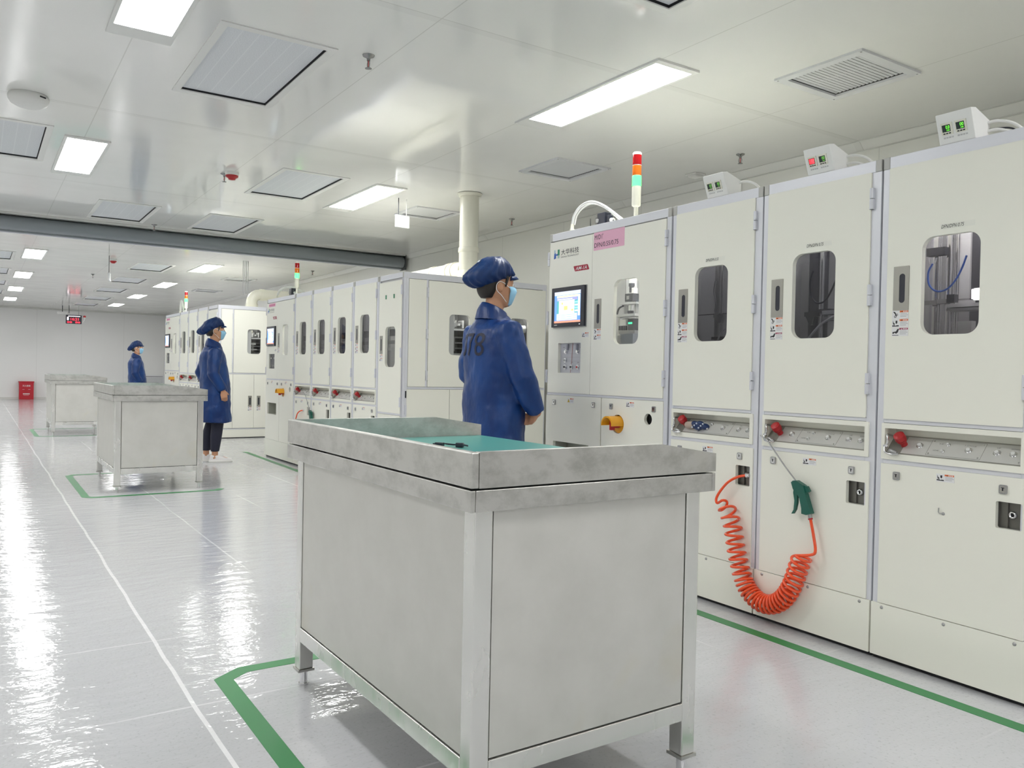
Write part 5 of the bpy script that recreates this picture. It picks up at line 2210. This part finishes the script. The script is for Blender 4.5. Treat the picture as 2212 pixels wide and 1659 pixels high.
    dm = ct.modifiers.new('folds', 'DISPLACE')
    dm.texture = tx
    dm.strength = .034
    dm.mid_level = .5
    dm.texture_coords = 'LOCAL'
    # collar
    b = B()
    rc = [(1.362, .108, .100, 0), (1.395, .088, .090, 0), (1.432, .070, .074, .002), (1.436, .064, .068, .002), (1.40, .062, .066, 0)]
    b.loft([((0, -.012+dy+collar_dy, z), (a, 0, 0), (0, bb, -.030*(1 if z > 1.39 else .4))) for z, a, bb, dy in rc], COAT, 32, caps=False)
    b.build('collar', ct)
    if tag_num:
        cu = B()
        cu.text(tag_num, .028, 0, 1.165, .125, mat('print_black', (.008, .01, .03), .6), width=.215, bold=.0, align='CENTER')
        nm = cu.build('back_number', ct)
        bm = bmesh.new()
        bm.from_mesh(nm.data)
        for v in bm.verts:
            v.co.y = -.30
        bmesh.ops.remove_doubles(bm, verts=bm.verts, dist=.0004)
        bmesh.ops.triangulate(bm, faces=bm.faces)
        for _ in range(5):
            es = [e for e in bm.edges if e.calc_length() > .012]
            if not es:
                break
            bmesh.ops.subdivide_edges(bm, edges=es, cuts=1)
            bmesh.ops.triangulate(bm, faces=bm.faces)
        bm.to_mesh(nm.data)
        bm.free()
        sw = nm.modifiers.new('sw', 'SHRINKWRAP')
        sw.target = ct
        sw.wrap_method = 'PROJECT'
        sw.use_project_y = True
        sw.use_positive_direction = True
        sw.use_negative_direction = False
        sw.offset = .003
    # trousers and shoes
    b = B()
    b.loft([((0, 0, .74), (.14, 0, 0), (0, .12, 0)), ((0, 0, .85), (.16, 0, 0), (0, .125, 0)), ((0, 0, .98), (.15, 0, 0), (0, .115, 0))], PANTS, 28)
    for lx, ly in legs:
        b.tube([(lx, 0, .86), (lx, .01, .70), (lx*1.02, ly*.5+.015, .47), (lx*1.05, ly-.02, .30), (lx*1.05, ly-.03, .15), (lx*1.05, ly-.03, .128)],
               [.098, .092, .070, .066, .052, .050], PANTS, 20)
    tr = b.build('trousers', t)
    remesh(tr, .012, 3, .5)
    for lx, ly in legs:
        b = B()
        x_ = lx*1.06
        o_ = .02*(1 if lx > 0 else -1)
        b.loft([((x_, ly+.035, z), (a, 0, 0), (o_*.6, bb, 0)) for z, a, bb in ((.0, .042, .128), (.006, .046, .134), (.022, .046, .134), (.028, .043, .130))], mat('shoe_sole', (.80, .79, .76), .5), 28)
        sh_ = b.build('shoe', t)
        b = B()
        b.loft([((x_, ly+.035, .026), (.042, 0, 0), (o_*.6, .128, 0)), ((x_, ly+.032, .045), (.041, 0, 0), (o_*.6, .122, 0)), ((x_, ly+.015, .062), (.038, 0, 0), (0, .098, -.014)),
                ((x_, ly-.015, .078), (.034, 0, 0), (0, .060, -.010)), ((x_, ly-.025, .084), (.030, 0, 0), (0, .046, -.002))], SHOE, 28)
        up = b.build('shoe_upper', sh_)
        b = B()
        b.loft([((x_, ly+.075, .0645), (.016, 0, 0), (0, .010, -.003)), ((x_, ly+.075, .0665), (.014, 0, 0), (0, .008, -.003))], mat('shoe_print_red', (.5, .08, .12), .5), 12)
        b.build('shoe_print', sh_)
    return t


ringsM = [(.47, .245, .170, .0), (.60, .242, .168, .0), (.75, .236, .164, .0), (.90, .228, .160, .0), (1.02, .220, .155, .0), (1.14, .222, .152, -.005), (1.24, .222, .146, -.010),
          (1.31, .196, .130, -.012), (1.352, .145, .108, -.012), (1.383, .092, .088, -.010), (1.40, .068, .070, -.008)]
armsM = [((.200, -.015, 1.295), (.280, .035, 1.050), (.272, .130, .868), (-.9, .05, -.40), (-.2, -.8, .1), (.1, .3, .9)),
         ((-.200, -.015, 1.295), (-.268, -.035, 1.065), (-.225, .165, .900), (.55, .55, -.35), (.6, -.5, .1), (-.2, .3, .9))]
person('person with 078 on a blue coat, back turned, behind the nearest steel table', (-3.80, 2.395, 0), -.12, 1.0, armsM, ringsM,
       tag_num='078', cap_back=.155, cap_tag=True, vox=.0055, head_yaw=-.05)
ringsW = [(.47, .235, .195, .010), (.60, .228, .185, .006), (.75, .222, .178, .004), (.90, .210, .170, .010), (1.02, .200, .165, .005), (1.14, .198, .155, -.010), (1.24, .195, .142, -.020),
          (1.31, .175, .122, -.022), (1.352, .135, .102, -.020), (1.383, .090, .085, -.015), (1.40, .066, .068, -.010)]
armsW = [((.180, -.025, 1.290), (.235, -.060, 1.050), (.235, .055, .850), (0, .22, -1), (-1, -.1, 0), (.0, 1, .2)),
         ((-.180, -.025, 1.290), (-.235, -.115, 1.060), (-.225, .00, .850), (0, .2, -1), (1, -.1, 0), (0, 1, .2))]
person('person in long blue coat, navy trousers and white shoes beside the middle steel table', (-9.50, 2.245, 0), -.05, .955, armsW, ringsW,
       cap_back=.165, cap_sag=.055, vox=.007, legs=((.075, .035), (-.075, -.035)), head_yaw=-.05)
armsF = [((.180, -.015, 1.290), (.235, -.05, 1.060), (.190, .05, .890), (-.5, .3, -.6), (-.8, -.3, -.2), (.1, .5, .6)),
         ((-.180, -.015, 1.290), (-.235, -.05, 1.060), (-.190, .05, .890), (.5, .3, -.6), (.8, -.3, -.2), (-.1, .5, .6))]
person('farthest person, in blue coat and cap, seen above the middle steel table', (-15.85, 2.40, 0), -.10, .885, armsF, ringsW,
       cap_back=.14, cap_sag=.05, vox=.009, head_yaw=-.25)
